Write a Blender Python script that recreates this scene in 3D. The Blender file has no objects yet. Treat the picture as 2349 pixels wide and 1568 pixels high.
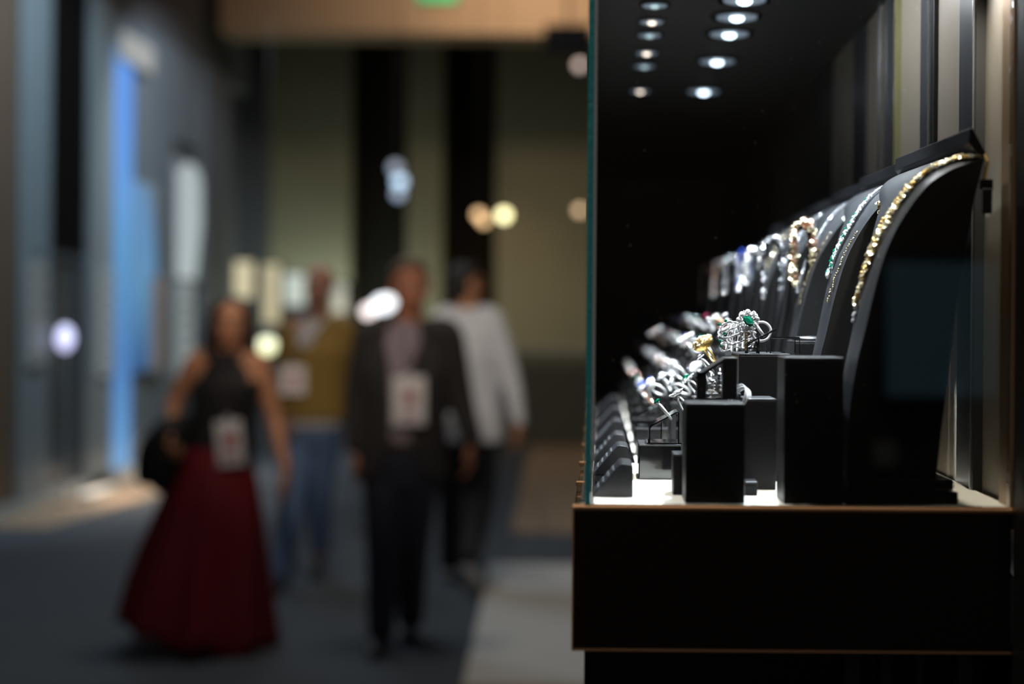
import bpy, bmesh, math, random
from mathutils import Vector, Matrix
random.seed(7)
PI = math.pi
SC = bpy.context.scene
COL = SC.collection

# ------------------------------------------------------------------ camera
F = 50.0 / 36.0 * 2349.0            # focal length in pixels
VPX, VPY = 1380.0, 733.0            # where straight ahead (+Y) lands in the frame
ROLL = math.radians(0.45)
EYE = 1.49
cam_d = bpy.data.cameras.new('camera')
cam_d.lens = 50; cam_d.sensor_width = 36; cam_d.sensor_fit = 'HORIZONTAL'
cam_d.shift_x = -(VPX - 1174.5) / 2349.0
cam_d.shift_y = (VPY - 784.0) / 2349.0
cam_d.clip_start = 0.02; cam_d.clip_end = 200
cam_d.dof.use_dof = True
cam_d.dof.focus_distance = 1.275
cam_d.dof.aperture_fstop = 2.4
cam = bpy.data.objects.new('camera', cam_d); COL.objects.link(cam)
cam.location = (0, 0, EYE)
cam.rotation_euler = (PI / 2, -ROLL, 0)
SC.camera = cam

# ------------------------------------------------------------------ world, exposure
w = bpy.data.worlds.new('world'); SC.world = w; w.use_nodes = True
w.node_tree.nodes['Background'].inputs[0].default_value = (0.55, 0.65, 0.8, 1)
w.node_tree.nodes['Background'].inputs[1].default_value = 0.012
SC.view_settings.view_transform = 'Standard'
SC.view_settings.look = 'None'
SC.view_settings.gamma = 1.0
SC.view_settings.exposure = 0.0
SC.view_settings.use_curve_mapping = False
SC.cycles.max_bounces = 10
SC.cycles.glossy_bounces = 5
SC.cycles.diffuse_bounces = 3
SC.cycles.transparent_max_bounces = 16
SC.cycles.sample_clamp_indirect = 6
SC.cycles.caustics_reflective = False
SC.cycles.caustics_refractive = False

def area(name, loc, size, power, col, rot=(0, 0, 0), sy=None, spread=None):
    d = bpy.data.lights.new(name, 'AREA'); d.energy = power; d.color = col; d.size = size
    d.shape = 'RECTANGLE'; d.size_y = sy or size
    if spread: d.spread = spread
    o = bpy.data.objects.new(name, d); COL.objects.link(o); o.location = loc; o.rotation_euler = rot
    return o

def spot(name, loc, target, power, col, ang=60, blend=0.6, soft=0.02):
    d = bpy.data.lights.new(name, 'SPOT'); d.energy = power; d.color = col
    d.spot_size = math.radians(ang); d.spot_blend = blend; d.shadow_soft_size = soft
    o = bpy.data.objects.new(name, d); COL.objects.link(o); o.location = loc
    o.rotation_euler = (Vector(target) - Vector(loc)).to_track_quat('-Z', 'Y').to_euler()
    return o

WARM = (1.0, 0.72, 0.46); COOL = (0.72, 0.86, 1.0); NEUT = (1.0, 0.9, 0.78)
# ceiling lamps of the hall, then two unseen ones added
area('hall_lamp', (-2.6, 9.5, 5.0), 1.2, 45, COOL)
area('hall_lamp', (-0.9, 6.6, 5.0), 1.0, 42, NEUT)
area('hall_lamp', (-2.4, 3.5, 5.0), 1.0, 8, COOL)
area('hall_lamp', (-1.0, 13.5, 5.6), 1.2, 12, WARM)
area('hall_lamp', (-0.9, -0.9, 4.6), 0.9, 34, NEUT)  # unseen lamp added to brighten the glass edge and ledge trim
spot('aisle_spot', (-0.6, 1.6, 3.6), (-1.2, 6.8, 1.9), 520, (1.0, 0.84, 0.68), 32, 1.0, 0.1)  # unseen spot added to brighten the people's faces
# wall washers by the far wall and lamps over the left stand
area('wall_washer', (-1.2, 16.4, 1.3), 4.2, 20, (1.0, 0.85, 0.55), (math.radians(115), 0, 0), 0.2)
spot('wall_lamp', (-1.5, 16.6, 3.1), (-1.25, 18.0, 2.1), 26, (1.0, .62, .32), 75, 1.0, .1)
area('wall_washer', (-3.4, 17.3, 1.0), 1.0, 60, (0.85, 0.95, 0.8), (math.radians(120), 0, 0), 0.3)
spot('stand_lamp', (-2.2, 10.0, 4.8), (-4.4, 11.5, 2.0), 330, (0.66, 0.86, 1.0), 85)
spot('stand_lamp', (-2.4, 12.5, 4.8), (-4.4, 14.5, 2.0), 330, (0.82, 0.92, 1.0), 85)

# ------------------------------------------------------------------ placing
def at(px, py, D):
    """point whose distance straight ahead is D and which the photograph shows at (px, py)"""
    u, v = px - VPX, py - VPY
    c, s = math.cos(ROLL), math.sin(ROLL)
    uu = u * c + v * s; vv = -u * s + v * c
    return Vector((uu * D / F, D, EYE - vv * D / F))

# ------------------------------------------------------------------ materials
MATS = {}
def mat(name, col, rough=0.5, metal=0.0, emit=None, es=0.0, spec=0.5, coat=0.0, noise=None, bump=None, sheen=0.0, aniso=None):
    if name in MATS: return MATS[name]
    m = bpy.data.materials.new(name); m.use_nodes = True
    nt = m.node_tree; b = nt.nodes['Principled BSDF']
    b.inputs['Base Color'].default_value = (*col, 1)
    b.inputs['Roughness'].default_value = rough
    b.inputs['Metallic'].default_value = metal
    b.inputs['Specular IOR Level'].default_value = spec
    b.inputs['Coat Weight'].default_value = coat
    b.inputs['Sheen Weight'].default_value = sheen
    if emit:
        b.inputs['Emission Color'].default_value = (*emit, 1); b.inputs['Emission Strength'].default_value = es
    if noise or bump:
        tc = nt.nodes.new('ShaderNodeTexCoord'); nz = nt.nodes.new('ShaderNodeTexNoise')
        nt.links.new(tc.outputs['Object'], nz.inputs['Vector'])
        nz.inputs['Detail'].default_value = 5
        nz.inputs['Scale'].default_value = (noise or bump)[0]
        if noise:
            mx = nt.nodes.new('ShaderNodeMix'); mx.data_type = 'RGBA'
            mx.inputs[6].default_value = (*col, 1); mx.inputs[7].default_value = (*noise[1], 1)
            nt.links.new(nz.outputs['Fac'], mx.inputs[0]); nt.links.new(mx.outputs[2], b.inputs['Base Color'])
        if bump:
            n2 = nz
            if noise:
                n2 = nt.nodes.new('ShaderNodeTexNoise'); n2.inputs['Scale'].default_value = bump[0]
                nt.links.new(tc.outputs['Object'], n2.inputs['Vector'])
            bp = nt.nodes.new('ShaderNodeBump'); bp.inputs['Strength'].default_value = bump[1]
            bp.inputs['Distance'].default_value = bump[2]
            nt.links.new(n2.outputs['Fac'], bp.inputs['Height']); nt.links.new(bp.outputs['Normal'], b.inputs['Normal'])
    MATS[name] = m
    return m

def glass(name, tint, refl=0.04, gcol=(1, 1, 1), bumpy=0.0):
    m = bpy.data.materials.new(name); m.use_nodes = True; nt = m.node_tree
    nt.nodes.clear()
    out = nt.nodes.new('ShaderNodeOutputMaterial'); mx = nt.nodes.new('ShaderNodeMixShader')
    tr = nt.nodes.new('ShaderNodeBsdfTransparent'); tr.inputs[0].default_value = (*tint, 1)
    gl = nt.nodes.new('ShaderNodeBsdfGlossy'); gl.inputs['Roughness'].default_value = 0.02; gl.inputs[0].default_value = (*gcol, 1)
    fr = nt.nodes.new('ShaderNodeFresnel'); fr.inputs[0].default_value = 1.45
    nt.links.new(fr.outputs[0], mx.inputs[0]); nt.links.new(tr.outputs[0], mx.inputs[1]); nt.links.new(gl.outputs[0], mx.inputs[2])
    nt.links.new(mx.outputs[0], out.inputs[0]); MATS[name] = m
    return m

M_BLACK = mat('black_gloss', (0.006, 0.005, 0.0045), 0.12, spec=0.5, coat=0.4)
M_LEATH = mat('black_leatherette', (0.0045, 0.0045, 0.0055), 0.45, spec=0.25, bump=(900, 0.12, 0.001))
M_LEATHTOP = mat('slate_leatherette', (0.012, 0.012, 0.015), 0.36, spec=0.6, bump=(900, 0.12, 0.001))
M_ACRYL = mat('black_acrylic', (0.004, 0.004, 0.005), 0.08, spec=0.6, coat=0.6)
M_GOLDTRIM = mat('brass_trim', (0.95, 0.55, 0.30), 0.5, 1.0)
M_CREAM = mat('cream_board', (0.78, 0.75, 0.68), 0.55)
M_BEIGE = mat('taupe_panel', (0.30, 0.27, 0.22), 0.42, noise=(3, (0.27, 0.235, 0.19)))
M_DARKST = mat('graphite_strip', (0.045, 0.047, 0.055), 0.35)
M_FRAMEBK = mat('matt_black_metal', (0.008, 0.008, 0.009), 0.5)
M_EDGE = mat('glass_edge', (0.03, 0.38, 0.42), 0.35, spec=0.8, bump=(160, 0.6, 0.002))
M_EDGEL = mat('yellow_glass_edge', (0.26, 0.25, 0.12), 0.2, spec=0.8)
M_GLASS = glass('showcase_glass', (0.97, 0.985, 0.98))
M_SILV = mat('white_gold', (0.90, 0.90, 0.92), 0.32, 0.55)
M_GOLD = mat('yellow_gold', (0.95, 0.64, 0.22), 0.34, 1.0)
M_DIA = mat('diamond', (0.93, 0.95, 1.0), 0.18, 0.7)
M_CHAMP = mat('champagne_diamond', (1.0, 0.88, 0.62), 0.2, 0.75)
M_EMER = mat('emerald', (0.0, 0.17, 0.095), 0.08, 0.5, coat=1.0)
M_SAPP = mat('sapphire', (0.03, 0.09, 0.55), 0.08, 0.5, coat=1.0)
M_RUBY = mat('ruby', (0.30, 0.03, 0.09), 0.08, 0.5, coat=1.0)
M_PEARL = mat('pearl', (0.88, 0.85, 0.8), 0.18, coat=0.8)
M_ROSE = mat('rose_gold', (0.95, 0.6, 0.45), 0.3, 1.0)
M_WHITE = mat('white_paint', (0.75, 0.75, 0.74), 0.5)
M_LED = mat('led_lens', (1, 1, 1), 0.3, emit=(0.70, 0.84, 1.0), es=6)
M_LEDW = mat('led_lens_warm', (1, 1, 1), 0.3, emit=(1.0, 0.82, 0.68), es=3.0)
M_REFLR = mat('lamp_reflector', (0.45, 0.5, 0.55), 0.35, emit=(0.5, 0.66, 0.85), es=0.2)
M_LEDT = mat('led_lens_teal', (1, 1, 1), 0.3, emit=(0.45, 0.62, 0.66), es=1.2)

# ------------------------------------------------------------------ mesh building
class MB:
    def __init__(s): s.bm = bmesh.new()
    def box(s, a, b, rot=None, piv=None):
        x0, y0, z0 = a; x1, y1, z1 = b
        vs = [s.bm.verts.new(p) for p in ((x0,y0,z0),(x1,y0,z0),(x1,y1,z0),(x0,y1,z0),(x0,y0,z1),(x1,y0,z1),(x1,y1,z1),(x0,y1,z1))]
        for f in ((0,3,2,1),(4,5,6,7),(0,1,5,4),(1,2,6,5),(2,3,7,6),(3,0,4,7)): s.bm.faces.new([vs[i] for i in f])
        if rot is not None:
            bmesh.ops.rotate(s.bm, verts=vs, cent=piv or ((x0+x1)/2,(y0+y1)/2,(z0+z1)/2), matrix=rot)
        return vs
    def prism(s, pts, y0, y1):                     # outline in XZ, extruded along Y
        a = [s.bm.verts.new((x, y0, z)) for x, z in pts]; b = [s.bm.verts.new((x, y1, z)) for x, z in pts]
        n = len(pts)
        s.bm.faces.new(a); s.bm.faces.new(b[::-1])
        for i in range(n): s.bm.faces.new([a[i], b[i], b[(i+1)%n], a[(i+1)%n]])
        return a + b
    def rings(s, rs, cap=True, closed=True):
        V = [[s.bm.verts.new(p) for p in r] for r in rs]
        n = len(V[0])
        for i in range(len(V)-1):
            for j in range(n if closed else n-1):
                s.bm.faces.new([V[i][j], V[i][(j+1)%n], V[i+1][(j+1)%n], V[i+1][j]])
        if cap and closed:
            s.bm.faces.new(V[0][::-1]); s.bm.faces.new(V[-1])
        return V
    def tube(s, pts, r, n=8, cap=True, loop=False):
        pts = [Vector(p) for p in pts]; N = len(pts); rs = []
        rr = r if isinstance(r, (list, tuple)) else [r]*N
        t0 = (pts[1]-pts[0]).normalized()
        up = Vector((0,0,1)) if abs(t0.z) < 0.9 else Vector((1,0,0))
        u = t0.cross(up).normalized()
        for i in range(N):
            if loop: t = (pts[(i+1)%N]-pts[i-1]).normalized()
            else: t = (pts[min(i+1,N-1)]-pts[max(i-1,0)]).normalized()
            u = (u - t*u.dot(t)).normalized(); v = t.cross(u)
            rs.append([pts[i] + (u*math.cos(2*PI*k/n)+v*math.sin(2*PI*k/n))*rr[i] for k in range(n)])
        if loop:
            V = [[s.bm.verts.new(p) for p in r_] for r_ in rs]
            for i in range(N):
                A, B = V[i], V[(i+1)%N]
                for j in range(n): s.bm.faces.new([A[j], A[(j+1)%n], B[(j+1)%n], B[j]])
        else: s.rings(rs, cap)
    def lathe(s, prof, c=(0,0,0), n=24, axis='z', cap=True):
        rs = []
        for r, h in prof:
            r = max(r, 1e-5)
            ring = []
            for k in range(n):
                a = 2*PI*k/n
                if axis == 'z': ring.append((c[0]+r*math.cos(a), c[1]+r*math.sin(a), c[2]+h))
                else: ring.append((c[0]+r*math.cos(a), c[1]+h, c[2]+r*math.sin(a)))
            rs.append(ring)
        s.rings(rs, cap)
    def ball(s, c, r, sub=1, sc=(1,1,1), rot=None):
        m = Matrix.Translation(Vector(c))
        if rot is not None: m = m @ rot.to_4x4()
        m = m @ Matrix.Diagonal((r*sc[0], r*sc[1], r*sc[2], 1))
        bmesh.ops.create_icosphere(s.bm, subdivisions=sub, radius=1.0, matrix=m)
    def gem(s, c, r, h=None, rot=None, n=8):
        """brilliant: table, girdle, culet"""
        h = h or r
        rot = rot or Matrix.Identity(3)
        L = [(0.55*r, 0.42*h), (r, 0.05*h), (r, -0.02*h), (0.02*r, -0.8*h)]
        rs = []
        for q, (rad, z) in enumerate(L):
            rs.append([Vector(c) + rot @ Vector((rad*math.cos(2*PI*(k+0.5*(q%2))/n), rad*math.sin(2*PI*(k+0.5*(q%2))/n), z)) for k in range(n)])
        s.rings(rs)
    def build(s, name, m, parent=None, smooth=False, bevel=0.0, seg=2, loc=None):
        bmesh.ops.recalc_face_normals(s.bm, faces=s.bm.faces[:])
        me = bpy.data.meshes.new(name); s.bm.to_mesh(me); s.bm.free()
        me.materials.append(m)
        if smooth:
            for p in me.polygons: p.use_smooth = True
        o = bpy.data.objects.new(name, me); COL.objects.link(o)
        if parent is not None: o.parent = parent
        if loc is not None: o.location = loc
        if bevel:
            b = o.modifiers.new('bevel', 'BEVEL'); b.width = bevel; b.segments = seg; b.limit_method = 'ANGLE'
        return o

def tag(o, label=None, cat=None, group=None, kind=None):
    if label: o['label'] = label
    if cat: o['category'] = cat
    if group: o['group'] = group
    if kind: o['kind'] = kind
    return o
def empty(name, loc, rz=0):
    o = bpy.data.objects.new(name, None); COL.objects.link(o); o.location = loc; o.rotation_euler = (0, 0, rz)
    o.empty_display_size = 0.05
    return o
def copy_tree(o, parent=None):
    c = o.copy(); COL.objects.link(c); c.parent = parent
    for ch in list(o.children): copy_tree(ch, c)
    return c
def boxobj(name, a, b, m, parent=None, bevel=0.0, **k):
    q = MB(); q.box(a, b); return q.build(name, m, parent, bevel=bevel, **k)

ORD = ['first', 'second', 'third', 'fourth', 'fifth', 'sixth', 'seventh', 'eighth', 'ninth', 'tenth', 'eleventh', 'twelfth']
#%%HALL
# ------------------------------------------------------------------ the hall
M_CARPET = mat('blue_grey_carpet', (0.068, 0.086, 0.108), 0.9, noise=(0.9, (0.045, 0.056, 0.07)), bump=(60, 0.3, 0.01))
M_PALEFL = mat('pale_stand_floor', (0.62, 0.63, 0.62), 0.7, noise=(2, (0.55, 0.56, 0.55)))
M_TANFL = mat('tan_stand_floor', (0.36, 0.25, 0.16), 0.7, noise=(1.2, (0.28, 0.22, 0.16)))
M_OLIVE = mat('olive_fabric_wall', (0.125, 0.12, 0.075), 0.7, noise=(1.1, (0.085, 0.085, 0.058)))
M_OLIVED = mat('dark_opening', (0.004, 0.0035, 0.0025), 0.8, spec=0.1)
M_TANWALL = mat('tan_fascia', (0.44, 0.33, 0.22), 0.8)
M_GREYW = mat('grey_blue_panel', (0.13, 0.15, 0.17), 0.55)
M_GREYD = mat('dark_grey_panel', (0.06, 0.066, 0.075), 0.6)
M_BROWNW = mat('brown_panel', (0.09, 0.06, 0.04), 0.6)
M_PALEW = mat('pale_grey_column', (0.28, 0.31, 0.32), 0.5)
M_GLASSG = mat('smoky_window', (0.05, 0.06, 0.065), 0.15, spec=0.6)

def struct(o): o['kind'] = 'structure'; return o
struct(boxobj('floor', (-7, -2.5, -0.1), (6, 20, 0), M_CARPET))
struct(boxobj('ceiling', (-7, -2.5, 6.2), (6, 20, 6.3), M_FRAMEBK))

# pale platform to the right of the aisle, floors farther off
p0, p1 = at(1065, 1560, 5.84), at(1140, 1296, 8.6)
def flat(name, pts, z0, z1, m):
    q = MB()
    a = [q.bm.verts.new((x, y, z0)) for x, y in pts]; b = [q.bm.verts.new((x, y, z1)) for x, y in pts]
    n = len(pts); q.bm.faces.new(a); q.bm.faces.new(b)
    for i in range(n): q.bm.faces.new([a[i], a[(i+1)%n], b[(i+1)%n], b[i]])
    return q.build(name, m)
struct(flat('floor_platform', [(-0.55, 5.75), (-0.66, 8.6), (3.5, 8.6), (3.5, 5.75)], 0.0, 0.012, M_PALEFL))
struct(flat('floor_strip', [(-0.5, 3.6), (-0.55, 5.75), (3.5, 5.75), (3.5, 3.6)], 0.0, 0.010, M_TANFL))
struct(flat('floor_stand', [(-0.62, 9.9), (-0.85, 17.2), (3.5, 17.2), (3.5, 9.9)], 0.0, 0.012, M_TANFL))
struct(flat('floor_left_stand', [(-4.38, 9.9), (-3.85, 9.9), (-3.55, 13.4), (-4.38, 13.4)], 0.0, 0.012, M_TANFL))

# far wall: olive panels between dark openings, tan fascia above
DW = 18.0
def wallbox(name, px0, px1, z0, z1, D, depth, m):
    a = at(px0, 733, D).x; b = at(px1, 733, D).x
    return boxobj(name, (a, D, z0), (b, D + depth, z1), m)
struct(boxobj('wall_back', (-6.5, DW + 0.5, 0), (5, DW + 0.7, 6.2), M_OLIVED))
for k, (a, b) in enumerate(((605, 802), (932, 1012), (1136, 1500))):
    struct(wallbox('trim_%d' % (k + 1), a, b, 0, 5.2, DW, 0.25, M_OLIVE))
struct(wallbox('trim_4', 500, 606, 0, 5.2, DW - 0.3, 0.3, mat('charcoal_column', (0.035, 0.04, 0.045), 0.6)))
fz = at(900, 76, 15.5).z
struct(boxobj('trim_5', (at(505, 0, 15.5).x, 15.5, fz), (2.5, 16.0, 6.2), M_TANWALL))
area('fascia_washer', (-0.7, 13.4, 5.4), 1.8, 60, (1.0, 0.72, 0.5), (math.radians(82), 0, math.radians(-12)), 0.3)
# dark lower parts of the olive wall (reception counters)
def counter(px0, px1, ztop, D, lab, m, grp=None):
    t = empty('reception_counter', (0, 0, 0))
    a, b = at(px0, 733, D).x, at(px1, 733, D).x
    boxobj('counter_body', (a, D, 0), (b, D + 0.6, ztop - 0.04), m, t)
    boxobj('worktop', (a - 0.03, D - 0.03, ztop - 0.04), (b + 0.03, D + 0.62, ztop), M_GREYD, t, bevel=0.01)
    tag(t, lab, 'counter')
counter(1150, 1420, 1.15, 16.6, 'long low dark olive counter in front of the olive wall', mat('moss_front', (0.045, 0.045, 0.03), 0.5))

# exit sign
t = empty('exit_sign', at(1003, -18, 14.5))
boxobj('sign_box', (-0.22, -0.02, -0.12), (0.22, 0.03, 0.14), M_FRAMEBK, t, bevel=0.006)
boxobj('sign_face', (-0.205, -0.026, -0.105), (0.205, -0.02, 0.125), mat('green_light', (0.02, 0.4, 0.15), 0.4, emit=(0.1, 0.85, 0.35), es=0.22), t)
boxobj('bracket', (-0.01, 0, 0.14), (0.01, 0.02, 1.35), M_FRAMEBK, t)
tag(t, 'green lit emergency sign hanging before the tan fascia at the top', 'sign')
# black hanging monitor
t = empty('hanging_monitor', at(1303, 90, 12.0))
boxobj('monitor_body', (-0.2, 0, -0.10), (0.2, 0.06, 0.125), M_OLIVED, t, bevel=0.01)
boxobj('screen', (-0.185, -0.004, -0.085), (0.185, 0.0, 0.11), mat('dark_screen', (0.012, 0.007, 0.009), 0.6), t)
boxobj('bracket', (-0.012, 0.02, 0.08), (0.012, 0.045, 2.3), M_FRAMEBK, t)
tag(t, 'small black monitor hanging under the fascia beside the glass edge', 'monitor')

# lit vitrines and lamps far down the hall
def lamp_ball(px, py, D, r, col, es, lab, cord=1.2, sq=1.0):
    c = at(px, py, D)
    t = empty('pendant_lamp', c)
    q = MB(); q.ball((0, 0, 0), r, 3, (1, 1, sq)); q.build('globe', mat('globe_%d_%d' % (px, py), (1, 1, 1), 0.4, emit=col, es=es), t, smooth=True)
    q = MB(); q.lathe([(r*0.5, r*sq*0.85), (r*0.55, r*sq*1.25), (r*0.2, r*sq*1.4)], n=16); q.build('cap', M_FRAMEBK, t, smooth=True)
    q = MB(); q.tube([(0, 0, r*sq*1.3), (0, 0, 6.2 - c.z)], 0.004, 6); q.build('cord', M_FRAMEBK, t)
    tag(t, lab, 'lamp')
lamp_ball(1156, 493, 15, 0.062, (0.85, 0.78, 0.40), 4.5, 'pale yellow pendant lamp, brightest of those before the right olive panel')
lamp_ball(1098, 492, 15, 0.05, (0.75, 0.45, 0.2), 2.6, 'orange pendant lamp left of the pale yellow one')
lamp_ball(1110, 507, 16, 0.05, (0.8, 0.5, 0.22), 2.4, 'orange pendant lamp just below and behind its twin')
lamp_ball(1330, 482, 16, 0.05, (0.6, 0.4, 0.22), 2.5, 'dim orange pendant lamp half hidden by the showcase glass')
lamp_ball(917, 416, 15, 0.07, (0.30, 0.46, 0.62), 2.2, 'pale blue pendant lamp before the dark opening')
lamp_ball(908, 385, 15.6, 0.07, (0.2, 0.28, 0.4), 1.3, 'dim blue pendant lamp above the pale blue one')
lamp_ball(914, 445, 15.3, 0.06, (0.2, 0.28, 0.4), 1.6, 'dim blue pendant lamp below the pale blue one')
lamp_ball(1330, 150, 15, 0.05, (0.5, 0.4, 0.4), 1.3, 'faint pink pendant lamp under the hanging monitor')
# the bright white pair beside the grey-haired man's head
t = empty('globe_lamp', at(880, 697, 9.5))
q = MB(); q.ball((0, 0, 0), 0.085, 3, (1, 1, 0.68), Matrix.Rotation(math.radians(-18), 3, 'Y')); q.build('globe', mat('white_globe', (1, 1, 1), 0.4, emit=(0.92, 0.95, 1.0), es=2.2), t, smooth=True)
q = MB(); q.lathe([(0.12, -1.6 + 0.0), (0.12, -1.58), (0.012, -1.57), (0.012, -0.05)], n=20); q.build('stand', M_FRAMEBK, t, smooth=True)
tag(t, 'bright white oval standing lamp beside the shoulder of the man in the blazer', 'lamp')
t.children[1].scale = (1, 1, t.location.z / 1.6)
t = empty('globe_lamp', at(845, 714, 9.9))
q = MB(); q.ball((0, 0, 0), 0.05, 3); q.build('globe', mat('rosy_globe', (1, 1, 1), 0.4, emit=(1.0, 0.86, 0.82), es=1.8), t, smooth=True)
q = MB(); q.lathe([(0.1, -1.6), (0.1, -1.58), (0.01, -1.57), (0.01, -0.04)], n=20); q.build('stand', M_FRAMEBK, t, smooth=True)
tag(t, 'smaller rosy standing lamp left of the bright oval one', 'lamp')
t.children[1].scale = (1, 1, t.location.z / 1.6)

def light_panel(px0, px1, py0, py1, D, col, es, lab, name='lit_vitrine'):
    a = at(px0, py1, D); b = at(px1, py0, D)
    t = empty(name, ((a.x+b.x)/2, D, a.z))
    w2 = (b.x-a.x)/2; h = b.z-a.z
    boxobj('casing', (-w2-0.02, 0.0, -0.02), (w2+0.02, 0.12, h+0.02), M_FRAMEBK, t, bevel=0.005)
    boxobj('light_face', (-w2, -0.008, 0), (w2, 0.0, h), mat('light_%d_%d' % (px0, py0), (0.5, 0.5, 0.5), 0.4, emit=col, es=es), t)
    boxobj('plinth', (-w2-0.02, 0, -a.z), (w2+0.02, 0.12, -0.02), M_GREYD, t)
    tag(t, lab, 'display light')
light_panel(538, 580, 600, 684, 15, (0.78, 0.60, 0.17), 0.55, 'yellow lit vitrine just above the woman\'s hair')
light_panel(604, 641, 606, 742, 15.5, (0.74, 0.58, 0.18), 0.5, 'tall yellow lit vitrine between the woman and the bald man')
light_panel(652, 700, 628, 700, 16.5, (0.74, 0.86, 0.72), 0.5, 'square whitish green lit vitrine left of the bald man')
light_panel(765, 795, 650, 715, 16.6, (0.6, 0.72, 0.58), 0.18, 'dim greenish lit vitrine right of the bald man')
lamp_ball(613, 792, 14, 0.085, (0.72, 0.72, 0.36), 2.2, 'yellow green globe low behind the woman\'s shoulder')

# left: the facade of a stand along the aisle
XW = -4.4
def dof_px(px): return XW * F / (px - VPX)
struct(boxobj('wall_left', (XW - 0.35, 6, 0), (XW - 0.15, 18.2, 6.2), M_GREYD))
struct(boxobj('trim_6', (XW - 0.15, 6, 4.25), (XW + 0.02, 17.6, 6.2), mat('header_panel', (0.085, 0.09, 0.10), 0.6)))
struct(boxobj('trim_7', (XW - 0.15, 9.4, 0), (XW + 0.06, 17.6, 0.10), M_PALEW))
n = 8
def pan(px0, px1, z0, z1, m, off=0.0, name=None, thick=0.15):
    global n
    o = boxobj(name or 'trim_%d' % n, (XW - thick, dof_px(px0), z0), (XW + off, dof_px(px1) , z1), m)
    if not name: n += 1
    return struct(o)
pan(-60, 28, 0, 4.25, M_BROWNW, 0.02)
pan(28, 100, 0, 4.25, mat('steel_blue_panel', (0.15, 0.185, 0.205), 0.5), 0.05)
pan(100, 196, 2.0, 4.25, mat('black_banner_panel', (0.004, 0.0028, 0.0025), 0.8, spec=0.1), 0.0)
pan(100, 196, 0.1, 2.0, M_GLASSG, -0.04, 'window_1')
pan(196, 243, 0, 4.25, mat('steel_panel_pale', (0.22, 0.25, 0.26), 0.5), 0.06)
pan(243, 300, 0, 4.25, M_GREYW, 0.0)
pan(300, 388, 0, 4.25, M_GREYW, 0.03)
pan(388, 452, 0, 3.3, M_GREYD, -0.02)
pan(388, 452, 3.3, 4.25, M_GREYW, 0.02)
pan(452, 506, 0, 4.25, mat('grey_column_panel', (0.11, 0.12, 0.135), 0.5), 0.08)
# window frame round the dark glass
q = MB()
for (y0, y1, z0, z1) in ((dof_px(100), dof_px(104), 0.1, 2.0), (dof_px(191), dof_px(196), 0.1, 2.0), (dof_px(104), dof_px(191), 1.94, 2.0), (dof_px(104), dof_px(191), 0.1, 0.16)):
    q.box((XW - 0.04, y0, z0), (XW + 0.0, y1, z1))
q.build('window_frame', M_GREYD, bpy.data.objects['window_1'])

# blue light box banner with a curved lighter panel and a rosy panel
def lightbox(px0, px1, py0, py1, col, es, lab, off, name, shape=None, m=None):
    y0, y1 = dof_px(px0), dof_px(px1)
    zt = at((px0+px1)/2, py0, (y0+y1)/2).z; zb = at((px0+px1)/2, py1, (y0+y1)/2).z
    t = empty(name, (XW + off, (y0+y1)/2, zb)); h = zt - zb; L = (y1-y0)/2
    boxobj('frame', (-0.05, -L-0.02, -0.02), (0.0, L+0.02, h+0.02), M_PALEW, t, bevel=0.004)
    if shape:
        q = MB()
        pts = shape(L, h)
        a = [q.bm.verts.new((0.001, y, z)) for y, z in pts]; b = [q.bm.verts.new((0.012, y, z)) for y, z in pts]
        q.bm.faces.new(a); q.bm.faces.new(b[::-1])
        for i in range(len(pts)): q.bm.faces.new([a[i], a[(i+1)%len(pts)], b[(i+1)%len(pts)], b[i]])
        q.build('lit_face', m or mat('lit_' + name + str(px0), (0.1, 0.1, 0.1), 0.4, emit=col, es=es), t)
    else:
        boxobj('lit_face', (0.0, -L, 0), (0.012, L, h), m or mat('lit_' + name + str(px0), (0.1, 0.1, 0.1), 0.4, emit=col, es=es), t)
    tag(t, lab, 'sign')
    return t
def gradient_emit(name, stops, h, es):
    m = bpy.data.materials.new(name); m.use_nodes = True; nt = m.node_tree; b = nt.nodes['Principled BSDF']
    tc = nt.nodes.new('ShaderNodeTexCoord'); sp = nt.nodes.new('ShaderNodeSeparateXYZ'); mr = nt.nodes.new('ShaderNodeMapRange'); cr = nt.nodes.new('ShaderNodeValToRGB')
    nt.links.new(tc.outputs['Object'], sp.inputs[0]); nt.links.new(sp.outputs[2], mr.inputs[0]); mr.inputs[2].default_value = h
    nt.links.new(mr.outputs[0], cr.inputs[0]); nt.links.new(cr.outputs[0], b.inputs['Emission Color'])
    els = cr.color_ramp.elements
    els[0].position, els[0].color = stops[0][0], (*stops[0][1], 1); els[1].position, els[1].color = stops[-1][0], (*stops[-1][1], 1)
    for p, c in stops[1:-1]:
        e = els.new(p); e.color = (*c, 1)
    b.inputs['Emission Strength'].default_value = es; b.inputs['Base Color'].default_value = (0.02, 0.02, 0.02, 1)
    return m
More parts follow.
